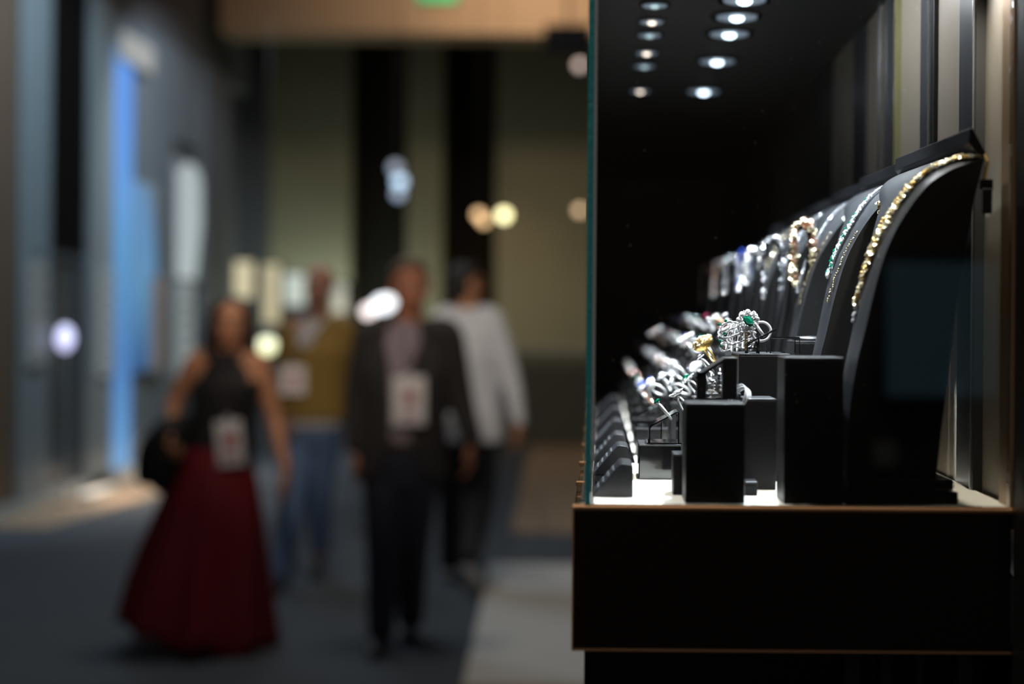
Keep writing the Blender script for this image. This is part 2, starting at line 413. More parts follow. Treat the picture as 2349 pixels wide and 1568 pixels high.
# printed colours of the light box: pale blue below, deep blue, violet blue on top
m = gradient_emit('blue_print', [(0.0, (0.12, 0.30, 0.55)), (0.3, (0.05, 0.17, 0.42)), (0.62, (0.08, 0.26, 0.50)), (0.75, (0.10, 0.28, 0.60)), (1.0, (0.09, 0.26, 0.70))], 3.2, 1.15)
lightbox(243, 286, 118, 1072, (0, 0, 0), 1, 'tall blue backlit banner on the facade of the left stand', 0.05, 'lightbox_banner', m=m)
def leaf(L, h): return [(-L, 0.0), (-L, h)] + [(-L + 2*L*(0.45 + 0.55*math.sin(PI*t/10*0.85 + 0.25)), h*(1 - t/10)) for t in range(0, 11)]
m = gradient_emit('light_blue_print', [(0.0, (0.02, 0.09, 0.25)), (0.5, (0.10, 0.28, 0.50)), (1.0, (0.12, 0.28, 0.52))], 1.5, 0.9)
lightbox(288, 338, 425, 850, (0, 0, 0), 1, 'lighter blue curved panel beside the tall blue banner', 0.07, 'lightbox_sign', leaf, m=m)
lightbox(322, 345, 640, 845, (0.20, 0.13, 0.12), 0.35, 'dim rosy poster at the lower edge of the curved blue panel', 0.13, 'lightbox_poster')
light = lightbox(248, 322, 92, 150, (0.5, 0.5, 0.47), 0.55, 'small white lit header above the blue banner', 0.10, 'header_light')
# white vertical lit panel with a rounded top and a lettered strip below it
def roundtop(L, h): return [(-L, 0), (-L, h*0.9)] + [(-L + L*2*t/8.0, h*(0.9 + 0.1*math.sin(PI*t/8.0))) for t in range(1, 8)] + [(L*0.95, h*0.85), (L, h*0.5), (L*0.7, h*0.2), (L*0.45, 0)]
lightbox(394, 448, 375, 640, (0.40, 0.46, 0.48), 0.95, 'white lit panel with rounded top on the grey column bay', 0.05, 'lit_sign', roundtop)
t = lightbox(396, 430, 650, 860, (0.20, 0.235, 0.25), 0.8, 'pale lit strip of blurred markings below the rounded panel', 0.05, 'marking_strip')
q = MB()
for k in range(5): q.box((0.012, -0.16, 0.12 + k*0.15), (0.016, 0.14, 0.15 + k*0.15))
tag(q.build('markings', M_GREYD, t), kind='stuff')
for (a, b, y0, y1, es, where) in ((206, 238, 620, 862, 0.36, 'on the pale pier before the blue banner'), (42, 80, 605, 835, 0.20, 'on the steel blue panel at the picture edge')):  # faintly glowing strips with darker bars across them
    t = lightbox(a, b, y0, y1, (0.34, 0.40, 0.42), es, 'vertical strip of faint grey lettering ' + where, 0.08, 'marking_strip')
    q = MB(); L = (dof_px(b)-dof_px(a))/2
    for k in range(6): q.box((0.012, -L*0.6, 0.07 + k*0.15), (0.016, L*0.6, 0.10 + k*0.15))
    tag(q.build('markings', M_GREYD, t), kind='stuff')
# glowing ball added in place of a violet reflection in the dark window
c = at(120, 775, dof_px(120) - 0.15)
t = empty('globe_lamp', (XW + 0.16, c.y, 0))
zz = at(120, 775, c.y).z
q = MB(); q.ball((0, 0, zz), 0.085, 3, (0.7, 1, 1.2)); q.build('globe', mat('violet_globe', (1, 1, 1), 0.4, emit=(0.62, 0.62, 1.0), es=1.5), t, smooth=True)
q = MB(); q.lathe([(0.1, 0), (0.1, 0.02), (0.012, 0.03), (0.012, zz - 0.08)], n=20); q.build('stand', M_GREYD, t, smooth=True)
tag(t, 'violet white globe lamp standing before the dark window on the left', 'lamp')
# footlights at the left stand
for a, b, w2, lab in ((110, 175, 7, 'low warm floor light under the dark window'), (255, 330, 9, 'low warm floor light under the blue banner')):
    y0, y1 = dof_px(a), dof_px(b)
    t = empty('floor_light', (XW + 0.3, (y0+y1)/2, 0.012))
    boxobj('housing', (-0.08, -(y1-y0)/2, 0), (0.06, (y1-y0)/2, 0.05), M_PALEW, t, bevel=0.006)
    boxobj('lens', (-0.07, -(y1-y0)/2+0.02, 0.05), (0.05, (y1-y0)/2-0.02, 0.056), mat('footlight', (0.6, 0.6, 0.6), 0.4, emit=(1, 0.9, 0.75), es=0.45), t)
    tag(t, lab, 'floor light')
    area('floor_light_glow', (XW + 0.5, (y0+y1)/2, 0.5), 0.5, w2, (1.0, 0.8, 0.6), (0, math.radians(-15), 0))
#%%PEOPLE
# ------------------------------------------------------------------ people
class Blob:
    """closed overlapping pieces that are grown together into one continuous surface"""
    def __init__(s): s.q = MB()
    def limb(s, pts, rads, n=14, flat=1.0, axis=None):
        """tapered limb through pts, round at both ends"""
        pts = [Vector(p) for p in pts]
        P, R = [], []
        for i in range(len(pts)-1):
            k = 5
            for j in range(k):
                f = j/k; P.append(pts[i].lerp(pts[i+1], f)); R.append(rads[i]*(1-f)+rads[i+1]*f)
        P.append(pts[-1]); R.append(rads[-1])
        # ease the corners
        for _ in range(2):
            P = [P[0]] + [(P[i-1]+P[i]*2+P[i+1])/4 for i in range(1, len(P)-1)] + [P[-1]]
        d0 = (P[0]-P[1]).normalized(); d1 = (P[-1]-P[-2]).normalized()
        cap0 = [(P[0]+d0*R[0]*math.sin(a), R[0]*math.cos(a)) for a in (1.45, 1.1, 0.75, 0.35)]
        cap1 = [(P[-1]+d1*R[-1]*math.sin(a), R[-1]*math.cos(a)) for a in (0.35, 0.75, 1.1, 1.45)]
        pts2 = [c[0] for c in cap0]+P+[c[0] for c in cap1]; r2 = [c[1] for c in cap0]+R+[c[1] for c in cap1]
        s.q.tube(pts2, r2, n)
    def ell(s, c, r, rot=None): s.q.ball(c, 1.0, 3, r, rot)
    def stack(s, secs, n=28, twist=0):
        """secs: (z, cx, cy, rx, ry)"""
        s.q.rings([[(cx + rx*math.copysign(abs(math.cos(2*PI*k/n))**0.88, math.cos(2*PI*k/n)), cy + ry*math.sin(2*PI*k/n), z) for k in range(n)] for z, cx, cy, rx, ry in secs])
    def grow(s, name, m, parent, voxel, smooth=4, cut=None, thick=0.0):
        bmesh.ops.recalc_face_normals(s.q.bm, faces=s.q.bm.faces[:])
        me = bpy.data.meshes.new('tmp'); s.q.bm.to_mesh(me); s.q.bm.free()
        o = bpy.data.objects.new('tmp', me); COL.objects.link(o)
        r = o.modifiers.new('r', 'REMESH'); r.mode = 'VOXEL'; r.voxel_size = voxel
        sm = o.modifiers.new('s', 'SMOOTH'); sm.factor = 0.5; sm.iterations = smooth
        dg = bpy.context.evaluated_depsgraph_get(); dg.update()
        me2 = bpy.data.meshes.new_from_object(o.evaluated_get(dg)); me2.name = name
        bpy.data.objects.remove(o)
        if cut:
            bm = bmesh.new(); bm.from_mesh(me2)
            bmesh.ops.delete(bm, geom=[v for v in bm.verts if cut(v.co)], context='VERTS')
            for _ in range(14):                        # even the cut hem
                new = {}
                for v in bm.verts:
                    if v.is_boundary:
                        nb = [e.other_vert(v).co for e in v.link_edges if e.is_boundary]
                        if len(nb) == 2: new[v] = v.co*.4 + (nb[0] + nb[1])*.3
                for v, c_ in new.items(): v.co = c_
            bm.to_mesh(me2); bm.free()
        me2.materials.clear(); me2.materials.append(m)
        for p in me2.polygons: p.use_smooth = True
        o2 = bpy.data.objects.new(name, me2); COL.objects.link(o2); o2.parent = parent
        if thick:
            sd = o2.modifiers.new('solid', 'SOLIDIFY'); sd.thickness = thick; sd.offset = -1
        return o2

def hand(B, wrist, dirv, side, curl=0.35, palmn=None, s=1.0):
    """palm, four unequal bent fingers and a thumb leaving the side of the palm; dirv = forearm direction"""
    d = Vector(dirv).normalized()
    nrm = Vector(palmn or (-side, 0, 0)); nrm = (nrm - d*nrm.dot(d)).normalized()     # the way the palm faces
    lat = d.cross(nrm).normalized()
    if lat.y > 0: lat = -lat                                                      # thumb side points ahead
    wv = Vector(wrist)
    B.limb([wv - d*0.03*s, wv + d*0.015*s], [0.026*s, 0.024*s])
    for f in (-0.5, -0.17, 0.17, 0.5):
        B.limb([wv + d*0.01*s + lat*f*0.03*s, wv + d*0.088*s + lat*f*0.066*s], [0.016*s, 0.0125*s], 10)
    for f, ln in ((0.5, 0.068), (0.17, 0.078), (-0.17, 0.073), (-0.5, 0.056)):
        b = wv + d*0.088*s + lat*f*0.072*s; a1 = curl*0.6; a2 = curl*1.8
        k1 = b + (d*math.cos(a1)+nrm*math.sin(a1))*ln*0.5*s
        k2 = k1 + (d*math.cos(a2)+nrm*math.sin(a2))*ln*0.5*s
        B.limb([b, k1, k2], [0.0095*s, 0.0088*s, 0.0072*s], 10)
    tb = wv + d*0.025*s + lat*0.026*s
    t1 = tb + (d*0.62 + lat*0.62 + nrm*0.25).normalized()*0.038*s
    t2 = t1 + (d*0.88 + lat*0.2 + nrm*0.3).normalized()*0.032*s
    B.limb([tb, t1, t2], [0.014*s, 0.0108*s, 0.0085*s], 10)

def head(B, c, R, s=1.0):
    """skull, jaw, brow, nose, lips, ears; faces local -Y, turned by R"""
    c = Vector(c)
    def e(p, r, rr=None):
        B.ell(c + R @ Vector(p)*s, tuple(x*s for x in r), R if rr is None else R @ rr)
    e((0, 0.012, 0.03), (0.074, 0.092, 0.085)); e((0, -0.018, -0.035), (0.058, 0.066, 0.072))
    e((0, -0.052, -0.088), (0.026, 0.024, 0.02)); e((0, -0.066, 0.038), (0.05, 0.018, 0.014))
    e((0, -0.094, -0.018), (0.011, 0.020, 0.016)); e((0, -0.084, 0.006), (0.008, 0.014, 0.028))
    for sx in (-1, 1):
        e((sx*0.036, -0.062, -0.025), (0.018, 0.018, 0.016)); e((sx*0.076, 0.012, -0.005), (0.007, 0.017, 0.030), Matrix.Rotation(sx*0.3, 3, 'Z'))
    e((0, -0.081, -0.052), (0.022, 0.008, 0.0055)); e((0, -0.080, -0.063), (0.019, 0.009, 0.0065))

def face_bits(c, R, parent, s, iris, lips, brow=None):
    c = Vector(c)
    for sx in (-1, 1):
        q = MB(); q.ball(c + R @ Vector((sx*0.031, -0.0645, 0.008))*s, 0.0105*s, 2); o = q.build('eye', mat('eye_white', (0.75, 0.72, 0.68), 0.2), parent, smooth=True)
        q = MB(); q.ball(c + R @ Vector((sx*0.031, -0.0722, 0.008))*s, 0.0062*s, 2, (1, .6, 1)); q.build('iris', iris, o, smooth=True)
        if brow:
            q = MB(); q.tube([c + R @ Vector((sx*x, y, z))*s for x, y, z in ((0.014, -0.086, 0.03), (0.032, -0.083, 0.036), (0.05, -0.068, 0.03))], 0.0032*s, 6); q.build('eyebrow', brow, parent, smooth=True)
    q = MB(); q.tube([c + R @ Vector((x, y, z))*s for x, y, z in ((-0.022, -0.079, -0.057), (-0.01, -0.0885, -0.056), (0, -0.0895, -0.0575), (0.01, -0.0885, -0.056), (0.022, -0.079, -0.057))], [0.002*s, 0.0045*s, 0.005*s, 0.0045*s, 0.002*s], 8); q.build('mouth', lips, parent, smooth=True)

def badge(loc, neck, rz, lab, colr, w_=0.105, h_=0.15, tilt=0.0):
    """event pass on a lanyard"""
    t = empty('name_badge', loc, rz); t.rotation_euler[1] = tilt
    boxobj('card', (-w_/2, -0.003, -h_), (w_/2, 0.0, 0), mat('badge_white', (0.72, 0.70, 0.72), 0.4), t, bevel=0.0012)
    q = MB(); q.ball((0.004, -0.0032, -h_*0.44), 0.030, 3, (1, 0.03, 1)); q.build('print', colr, t)
    boxobj('text_bar', (-0.03, -0.0045, -h_*0.84), (0.03, -0.003, -h_*0.76), colr, t)
    q = MB(); q.box((-0.008, -0.002, -0.002), (0.008, 0.001, 0.022)); q.build('clip', M_SILV, t)
    q = MB()
    for sx in (-1, 1):
        q.tube([Vector((0, 0, 0.02))] + [Vector(p) for p in neck(sx)], 0.004, 6)
    q.build('lanyard', mat('lanyard_dark', (0.05, 0.02, 0.025), 0.7), t)
    tag(t, lab, 'name badge', 'event passes on lanyards')
    return t

def shoe(B, ank, toe, s=1.0, w_=0.042):
    a = Vector(ank); t = Vector(toe)
    d = Vector((t.x-a.x, t.y-a.y, t.z-a.z)); 
    heel = a + Vector((-d.x*0.22, -d.y*0.22, -0.055*s))
    B.limb([a + Vector((0,0,-0.01)), a + Vector((0,0,-0.045*s))], [0.042*s, 0.042*s])
    B.limb([heel, Vector((a.x + d.x*.5, a.y + d.y*.5, heel.z*.5 + t.z*.5 + 0.004)), t], [0.036*s, w_*0.95*s, 0.030*s])

SK1 = mat('skin_tan', (0.52, 0.24, 0.13), 0.5); SK2 = mat('skin_ruddy', (0.40, 0.16, 0.09), 0.5); SK3 = mat('skin_bald', (0.30, 0.14, 0.10), 0.42)
HAIRD = mat('dark_brown_hair', (0.030, 0.017, 0.011), 0.5, bump=(140, 0.7, 0.01)); HAIRG = mat('greying_hair', (0.10, 0.07, 0.05), 0.6, bump=(160, 0.7, 0.01)); HAIRB = mat('black_hair', (0.010, 0.009, 0.008), 0.5, bump=(160, 0.7, 0.01))
IRIS = mat('brown_iris', (0.03, 0.015, 0.01), 0.2); LIPS = mat('lips', (0.36, 0.10, 0.08), 0.4); LIPR = mat('red_lips', (0.45, 0.04, 0.05), 0.4)
REDP = mat('red_print', (0.42, 0.02, 0.03), 0.5)
CAMDIR = lambda D: 0.0

# ---- the woman in the long red skirt
def woman():
    D = 6.4; base = at(525, 1497, D)
    t = empty('person', (base.x, D, 0))
    L = lambda px, py, y=0.0: Vector((at(px, py, D + y).x - base.x, y, at(px, py, D + y).z - base.z))
    hc = L(531, 752, -0.03); RT = Matrix.Rotation(math.radians(8), 3, 'Z') @ Matrix.Rotation(math.radians(4), 3, 'Y') @ Matrix.Rotation(math.radians(6), 3, 'X')
    shL, shR = L(452, 838, 0.02), L(592, 838, 0.02)
    elL, wrL = L(400, 930, 0.07), L(392, 1010, -0.10)
    elR, wrR = L(630, 968, 0.05), L(655, 1092, -0.03)
    ch = L(522, 880); wa = L(510, 985); hp = L(505, 1060)
    B = Blob()
    head(B, hc, RT, 0.97)
    B.limb([hc + Vector((0, 0.02, -0.05)), L(527, 830, 0.02)], [0.05, 0.052])
    B.stack([(L(0, 1090).z, hp.x, 0, .10, .08), (hp.z, hp.x, 0, .145, .10), (wa.z, wa.x, 0, .118, .085), (ch.z, ch.x, -.01, .145, .11), (L(0, 850).z, L(522, 0).x, .012, .14, .072), (L(0, 824).z, L(525, 0).x, .015, .085, .055)])
    B.limb([shL + Vector((.05, 0, .01)), shL, elL, elL.lerp(wrL, .5), wrL], [.05, .05, .037, .032, .023])
    B.limb([shR + Vector((-.05, 0, .01)), shR, elR, elR.lerp(wrR, .4), wrR], [.05, .046, .036, .033, .022])
    hand(B, wrL, wrL - elL, -1, 1.0); hand(B, wrR, Vector((.03, -.03, -1)), 1, .45)
    fa, fb = L(505, 1462, -0.06), L(450, 1440, 0.28)
    hipz = L(0, 1080).z
    B.limb([(hp.x - .06, 0, hipz), (fb.x+.02, .13, .50), (fb.x, .28, .10)], [.072, .055, .036])
    B.limb([(hp.x + .05, 0, hipz), (fa.x + .01, -.10, .50), (fa.x, -.07, .09)], [.072, .055, .036])
    B.limb([(fa.x, -.06, .05), (fa.x, -.13, .035), (fa.x + .005, -.20, .022)], [.034, .036, .022]); B.limb([(fb.x, .29, .05), (fb.x, .22, .035), (fb.x, .15, .022)], [.034, .036, .022])
    B.grow('body', SK1, t, 0.0066, 3)
    face_bits(hc, RT, t, 0.97, IRIS, LIPR, HAIRD)
    H = Blob()
    H.ell(hc + RT @ Vector((0, .028, .042)), (.085, .09, .082), RT)
    for sx in (-1, 1):
        H.limb([hc + RT @ Vector((sx*.07, .02, .05)), hc + RT @ Vector((sx*.088, .02, -.05)), hc + RT @ Vector((sx*.088, .025, -.14)), hc + RT @ Vector((sx*.075, .0, -.25 - .05*(sx > 0)))], [.034, .034, .036, .018])
    H.limb([hc + Vector((0, .07, .03)), hc + Vector((0, .10, -.1)), hc + Vector((0, .11, -.3))], [.08, .085, .05])
    H.grow('hair', HAIRD, t, 0.009, 4)
    T = Blob()
    T.stack([(hp.z - .05, hp.x, 0, .155, .110), (hp.z - .01, hp.x, 0, .155, .108), (wa.z, wa.x, 0, .132, .097), (ch.z - .03, ch.x, -.012, .158, .125), (L(0, 862).z, ch.x, -.006, .122, .108), (L(0, 836).z, L(526, 0).x, .004, .078, .080), (L(0, 812).z, L(528, 0).x, .012, .056, .058)])
    T.grow('halter_top', mat('black_knit', (0.010, 0.010, 0.012), 0.8), t, 0.011, 3)
    q = MB(); rs = []; nn = 96
    levels = [(L(0, 1030).z, L(505, 0).x, .158, .118, 0), (L(0, 1075).z, L(500, 0).x, .178, .14, .004), (L(0, 1180).z, L(488, 0).x, .235, .20, .012), (L(0, 1300).z, L(470, 0).x, .29, .27, .02), (L(0, 1400).z, L(462, 0).x, .325, .32, .026), (L(0, 1462).z, L(462, 0).x, .34, .345, .03)]
    for z, cx, rx, ry, am in levels:
        ring = []
        for k in range(nn):
            a = 2*PI*k/nn; f = 1 + am*2.2*math.sin(9*a + 1.2) + am*1.0*math.sin(17*a)
            dz = (-0.085*math.cos(a) + .02*math.sin(9*a)) * (am/.03)**2
            ring.append((cx + rx*f*math.cos(a), ry*f*math.sin(a) + .05*(am/.03), z + dz*0.9 + 0.0))
        rs.append(ring)
    q.rings(rs, cap=False)
    o = q.build('skirt', mat('crimson_cloth', (0.20, 0.002, 0.010), 0.7), t, smooth=True)
    s_ = o.modifiers.new('sub', 'SUBSURF'); s_.levels = 1; s_.render_levels = 1
    sd = o.modifiers.new('solid', 'SOLIDIFY'); sd.thickness = 0.004
    for k, (fx, fy) in enumerate(((fa.x, -.07), (fb.x, .28))):
        S = Blob(); S.limb([(fx, fy + .03, .022), (fx, fy - .06, .02), (fx, fy - .135, .018)], [.036, .04, .026]); S.grow('shoe', mat('dark_shoe', (0.02, 0.012, 0.01), 0.4), t, 0.008, 2)
    tag(t, 'person in black halter top and long flared red skirt, jacket over one arm', 'person')
    # jacket hung over the forearm
    J = Blob()
    jx = wrL
    J.limb([L(425, 985, -.02), L(388, 1010, -.1), L(350, 1045, -.10), L(335, 1100, -.08)], [.05, .085, .07, .05])
    J.limb([L(400, 1000, -.08), L(385, 1060, -.09), L(372, 1118, -.09)], [.07, .09, .05])
    J.limb([L(415, 1010, -.05), L(418, 1070, -.05), L(405, 1105, -.06)], [.05, .05, .03])
    jr = empty('jacket', (base.x, D, 0))
    J.grow('cloth', mat('black_cloth', (0.008, 0.008, 0.009), 0.85, bump=(25, 0.8, 0.02)), jr, 0.012, 4)
    q = MB(); q.tube([L(350, 1040, -.19), L(362, 1080, -.19), L(368, 1110, -.17)], .004, 6); q.build('zip', mat('gunmetal', (.25, .22, .18), .3, 1.0), jr)
    tag(jr, 'black jacket draped over the forearm of the woman in red', 'jacket')
    bl = L(522, 975, -.175)
    badge((base.x + bl.x, D + bl.y, bl.z), lambda sx: [Vector((sx*.03 , .03, .12)), Vector((sx*.05 + .0, .06, .22)), Vector((sx*.055 + .015, .13, .30))], 0.1, 'white event pass with a red print at the waist of the woman in red', REDP, .115, .20, math.radians(-6))

def man(D, feet, pts, label, mats, opts):
    pass

def torso_cloth(T, L, secs):
    T.stack([(L(0, py).z, L(px, 0).x, cy, rx, ry) for py, px, cy, rx, ry in secs])

# ---- the man in the dark blazer
def blazer_man():
    D = 6.5; base = at(925, 1483, D)
    t = empty('person', (base.x, D, 0))
    L = lambda px, py, y=0.0: Vector((at(px, py, D + y).x - base.x, y, at(px, py, D + y).z - base.z))
    hc = L(941, 664, -.02); RT = Matrix.Rotation(math.radians(14), 3, 'Z') @ Matrix.Rotation(math.radians(-3), 3, 'Y')
    shL, shR = L(848, 768), L(1028, 768)
    elL, wrL = L(818, 920, .04), L(818, 1035, -.02)
    elR, wrR = L(1055, 910, .05), L(1080, 1018, -.03)
    B = Blob()
    head(B, hc, RT, 1.09)
    B.limb([hc + Vector((0, .02, -.06)), L(938, 765, .02)], [.06, .065])
    B.stack([(L(0, 1080).z, L(930, 0).x, 0, .14, .10), (L(0, 1010).z, L(932, 0).x, 0, .16, .12), (L(0, 930).z, L(935, 0).x, 0, .15, .11), (L(0, 840).z, L(937, 0).x, 0, .17, .12), (L(0, 780).z, L(938, 0).x, .01, .17, .09), (L(0, 755).z, L(938, 0).x, .02, .09, .07)])
    B.limb([shL + Vector((.05, 0, 0)), shL, elL, elL.lerp(wrL, .4), wrL], [.055, .05, .04, .036, .026])
    B.limb([shR + Vector((-.05, 0, 0)), shR, elR, elR.lerp(wrR, .4), wrR], [.055, .05, .04, .036, .026])
    hand(B, wrL, Vector((-.02, -.06, -1)), -1, .5, s=1.08); hand(B, wrR, Vector((.03, -.06, -1)), 1, .5, s=1.08)
    hz = L(0, 1075).z
    aL, aR = Vector((L(895, 0).x, -.12, .09)), Vector((L(943, 0).x, .16, .10))
    kL, kR = Vector((L(898, 0).x, -.09, .47)), Vector((L(955, 0).x, .03, .49))
    B.limb([(L(895, 0).x, 0, hz), kL, aL], [.09, .058, .038]); B.limb([(L(968, 0).x, 0, hz), kR, aR], [.09, .058, .038])
    B.limb([aL + Vector((0, 0, -.04)), aL + Vector((0, -.14, -.06))], [.036, .026]); B.limb([aR + Vector((0, 0, -.04)), aR + Vector((0, -.14, -.07))], [.036, .026])
    B.grow('body', SK2, t, 0.0066, 3)
    face_bits(hc, RT, t, 1.09, IRIS, LIPS, HAIRG)
    H = Blob(); H.ell(hc + RT @ Vector((0, .027, .061)), (.088, .097, .076), RT); H.ell(hc + RT @ Vector((0, .058, .0)), (.083, .065, .084), RT); H.ell(hc + RT @ Vector((.0, -.037, .103)), (.063, .052, .029), RT)
    H.grow('hair', HAIRG, t, 0.009, 3)
    S = Blob(); torso_cloth(S, L, ((1060, 930, 0, .165, .122), (1000, 932, 0, .168, .128), (930, 935, 0, .162, .122), (840, 937, 0, .18, .13), (785, 938, .01, .185, .105), (762, 938, .02, .12, .09), (748, 939, .02, .075, .076), (730, 940, .02, .066, .068)))
    S.grow('shirt', mat('mauve_grey_shirt', (0.24, 0.20, 0.23), 0.8), t, 0.012, 3)
    P = Blob()
    P.stack([(L(0, 1120).z, L(928, 0).x, 0, .15, .115), (L(0, 1060).z, L(930, 0).x, 0, .172, .13), (L(0, 1015).z, L(932, 0).x, 0, .172, .132)])
    P.limb([(L(890, 0).x, 0, hz), kL, aL + Vector((0, 0, .0))], [.105, .082, .062]); P.limb([(L(970, 0).x, 0, hz), kR, aR + Vector((0, 0, -.01))], [.105, .082, .062])
    P.grow('trousers', mat('navy_cloth', (0.012, 0.014, 0.030), 0.8), t, 0.011, 3)
    q = MB(); q.lathe([(.174, 0), (.178, .005), (.178, .035), (.174, .04)], n=32)
    o = q.build('belt', mat('brown_belt', (0.05, 0.025, 0.015), 0.4), t, smooth=True); o.location = (L(932, 0).x, 0, L(0, 1022).z); o.scale = (1, .78, 1)
    J = Blob()
    torso_cloth(J, L, ((1092, 928, .0, .225, .155), (1040, 930, 0, .212, .152), (940, 935, 0, .19, .145), (850, 937, 0, .208, .15), (795, 938, .012, .20, .118), (764, 938, .02, .135, .098), (744, 938, .025, .092, .09), (726, 939, .025, .076, .08)))
    J.limb([shL + Vector((.05, 0, 0)), shL, elL, wrL + Vector((0, 0, .02))], [.075, .074, .062, .05]); J.limb([shR + Vector((-.05, 0, 0)), shR, elR, wrR + Vector((0, 0, .02))], [.075, .074, .062, .05])
    cx = L(936, 0).x; z0, z1 = L(0, 1000).z, L(0, 750).z
    def cut(c):
        if c.z < L(0, 1100).z: return True
        if c.y < -.03 and c.z < z0: return abs(c.x - cx) < .045 + (z0 - c.z)*.28
        if c.y < 0.0 and c.z >= z0 and c.z > z0: return abs(c.x - cx) < .045 + .035*math.sin(min(1, (c.z - z0)/(z1 - z0))*PI*.8)
        return False
    J.grow('blazer', mat('charcoal_wool', (0.022, 0.020, 0.021), 0.9, bump=(300, .3, .002)), t, 0.012, 3, cut, .006)
    for sx in (-1, 1):
        q = MB()
        pp = [(sx*.045, -.155, z0 - z0 + z0), (sx*.10, -.165, z0 + .22), (sx*.125, -.15, z0 + .27), (sx*.10, -.15, z0 + .32), (sx*.07, -.10, z0 + .42), (sx*.055, -.125, z0 + .33)]
        a = [q.bm.verts.new((cx + x, y, z)) for x, y, z in pp]; b = [q.bm.verts.new((cx + x, y - .006, z)) for x, y, z in pp]
        q.bm.faces.new(a); q.bm.faces.new(b[::-1])
        for i in range(6): q.bm.faces.new([a[i], a[(i+1) % 6], b[(i+1) % 6], b[i]])
        q.build('lapel', MATS['charcoal_wool'], t)
    for a in (aL, aR):
        S = Blob(); shoe(S, a, a + Vector((0, -.19, -.062))); S.grow('shoe', mat('black_shoe', (0.008, 0.007, 0.007), 0.3), t, 0.008, 2)
    tag(t, 'person with greying hair in a charcoal blazer and navy trousers walking towards the viewer', 'person')
    bl = L(939, 868, -.195)
    badge((base.x + bl.x, D + bl.y, bl.z), lambda sx: [Vector((sx*.035, .02, .12)), Vector((sx*.062, .08, .20))], 0.05, 'white event pass with red print on the chest of the man in the blazer', mat('faded_red_print', (0.42, 0.10, 0.14), 0.5), .145, .215)

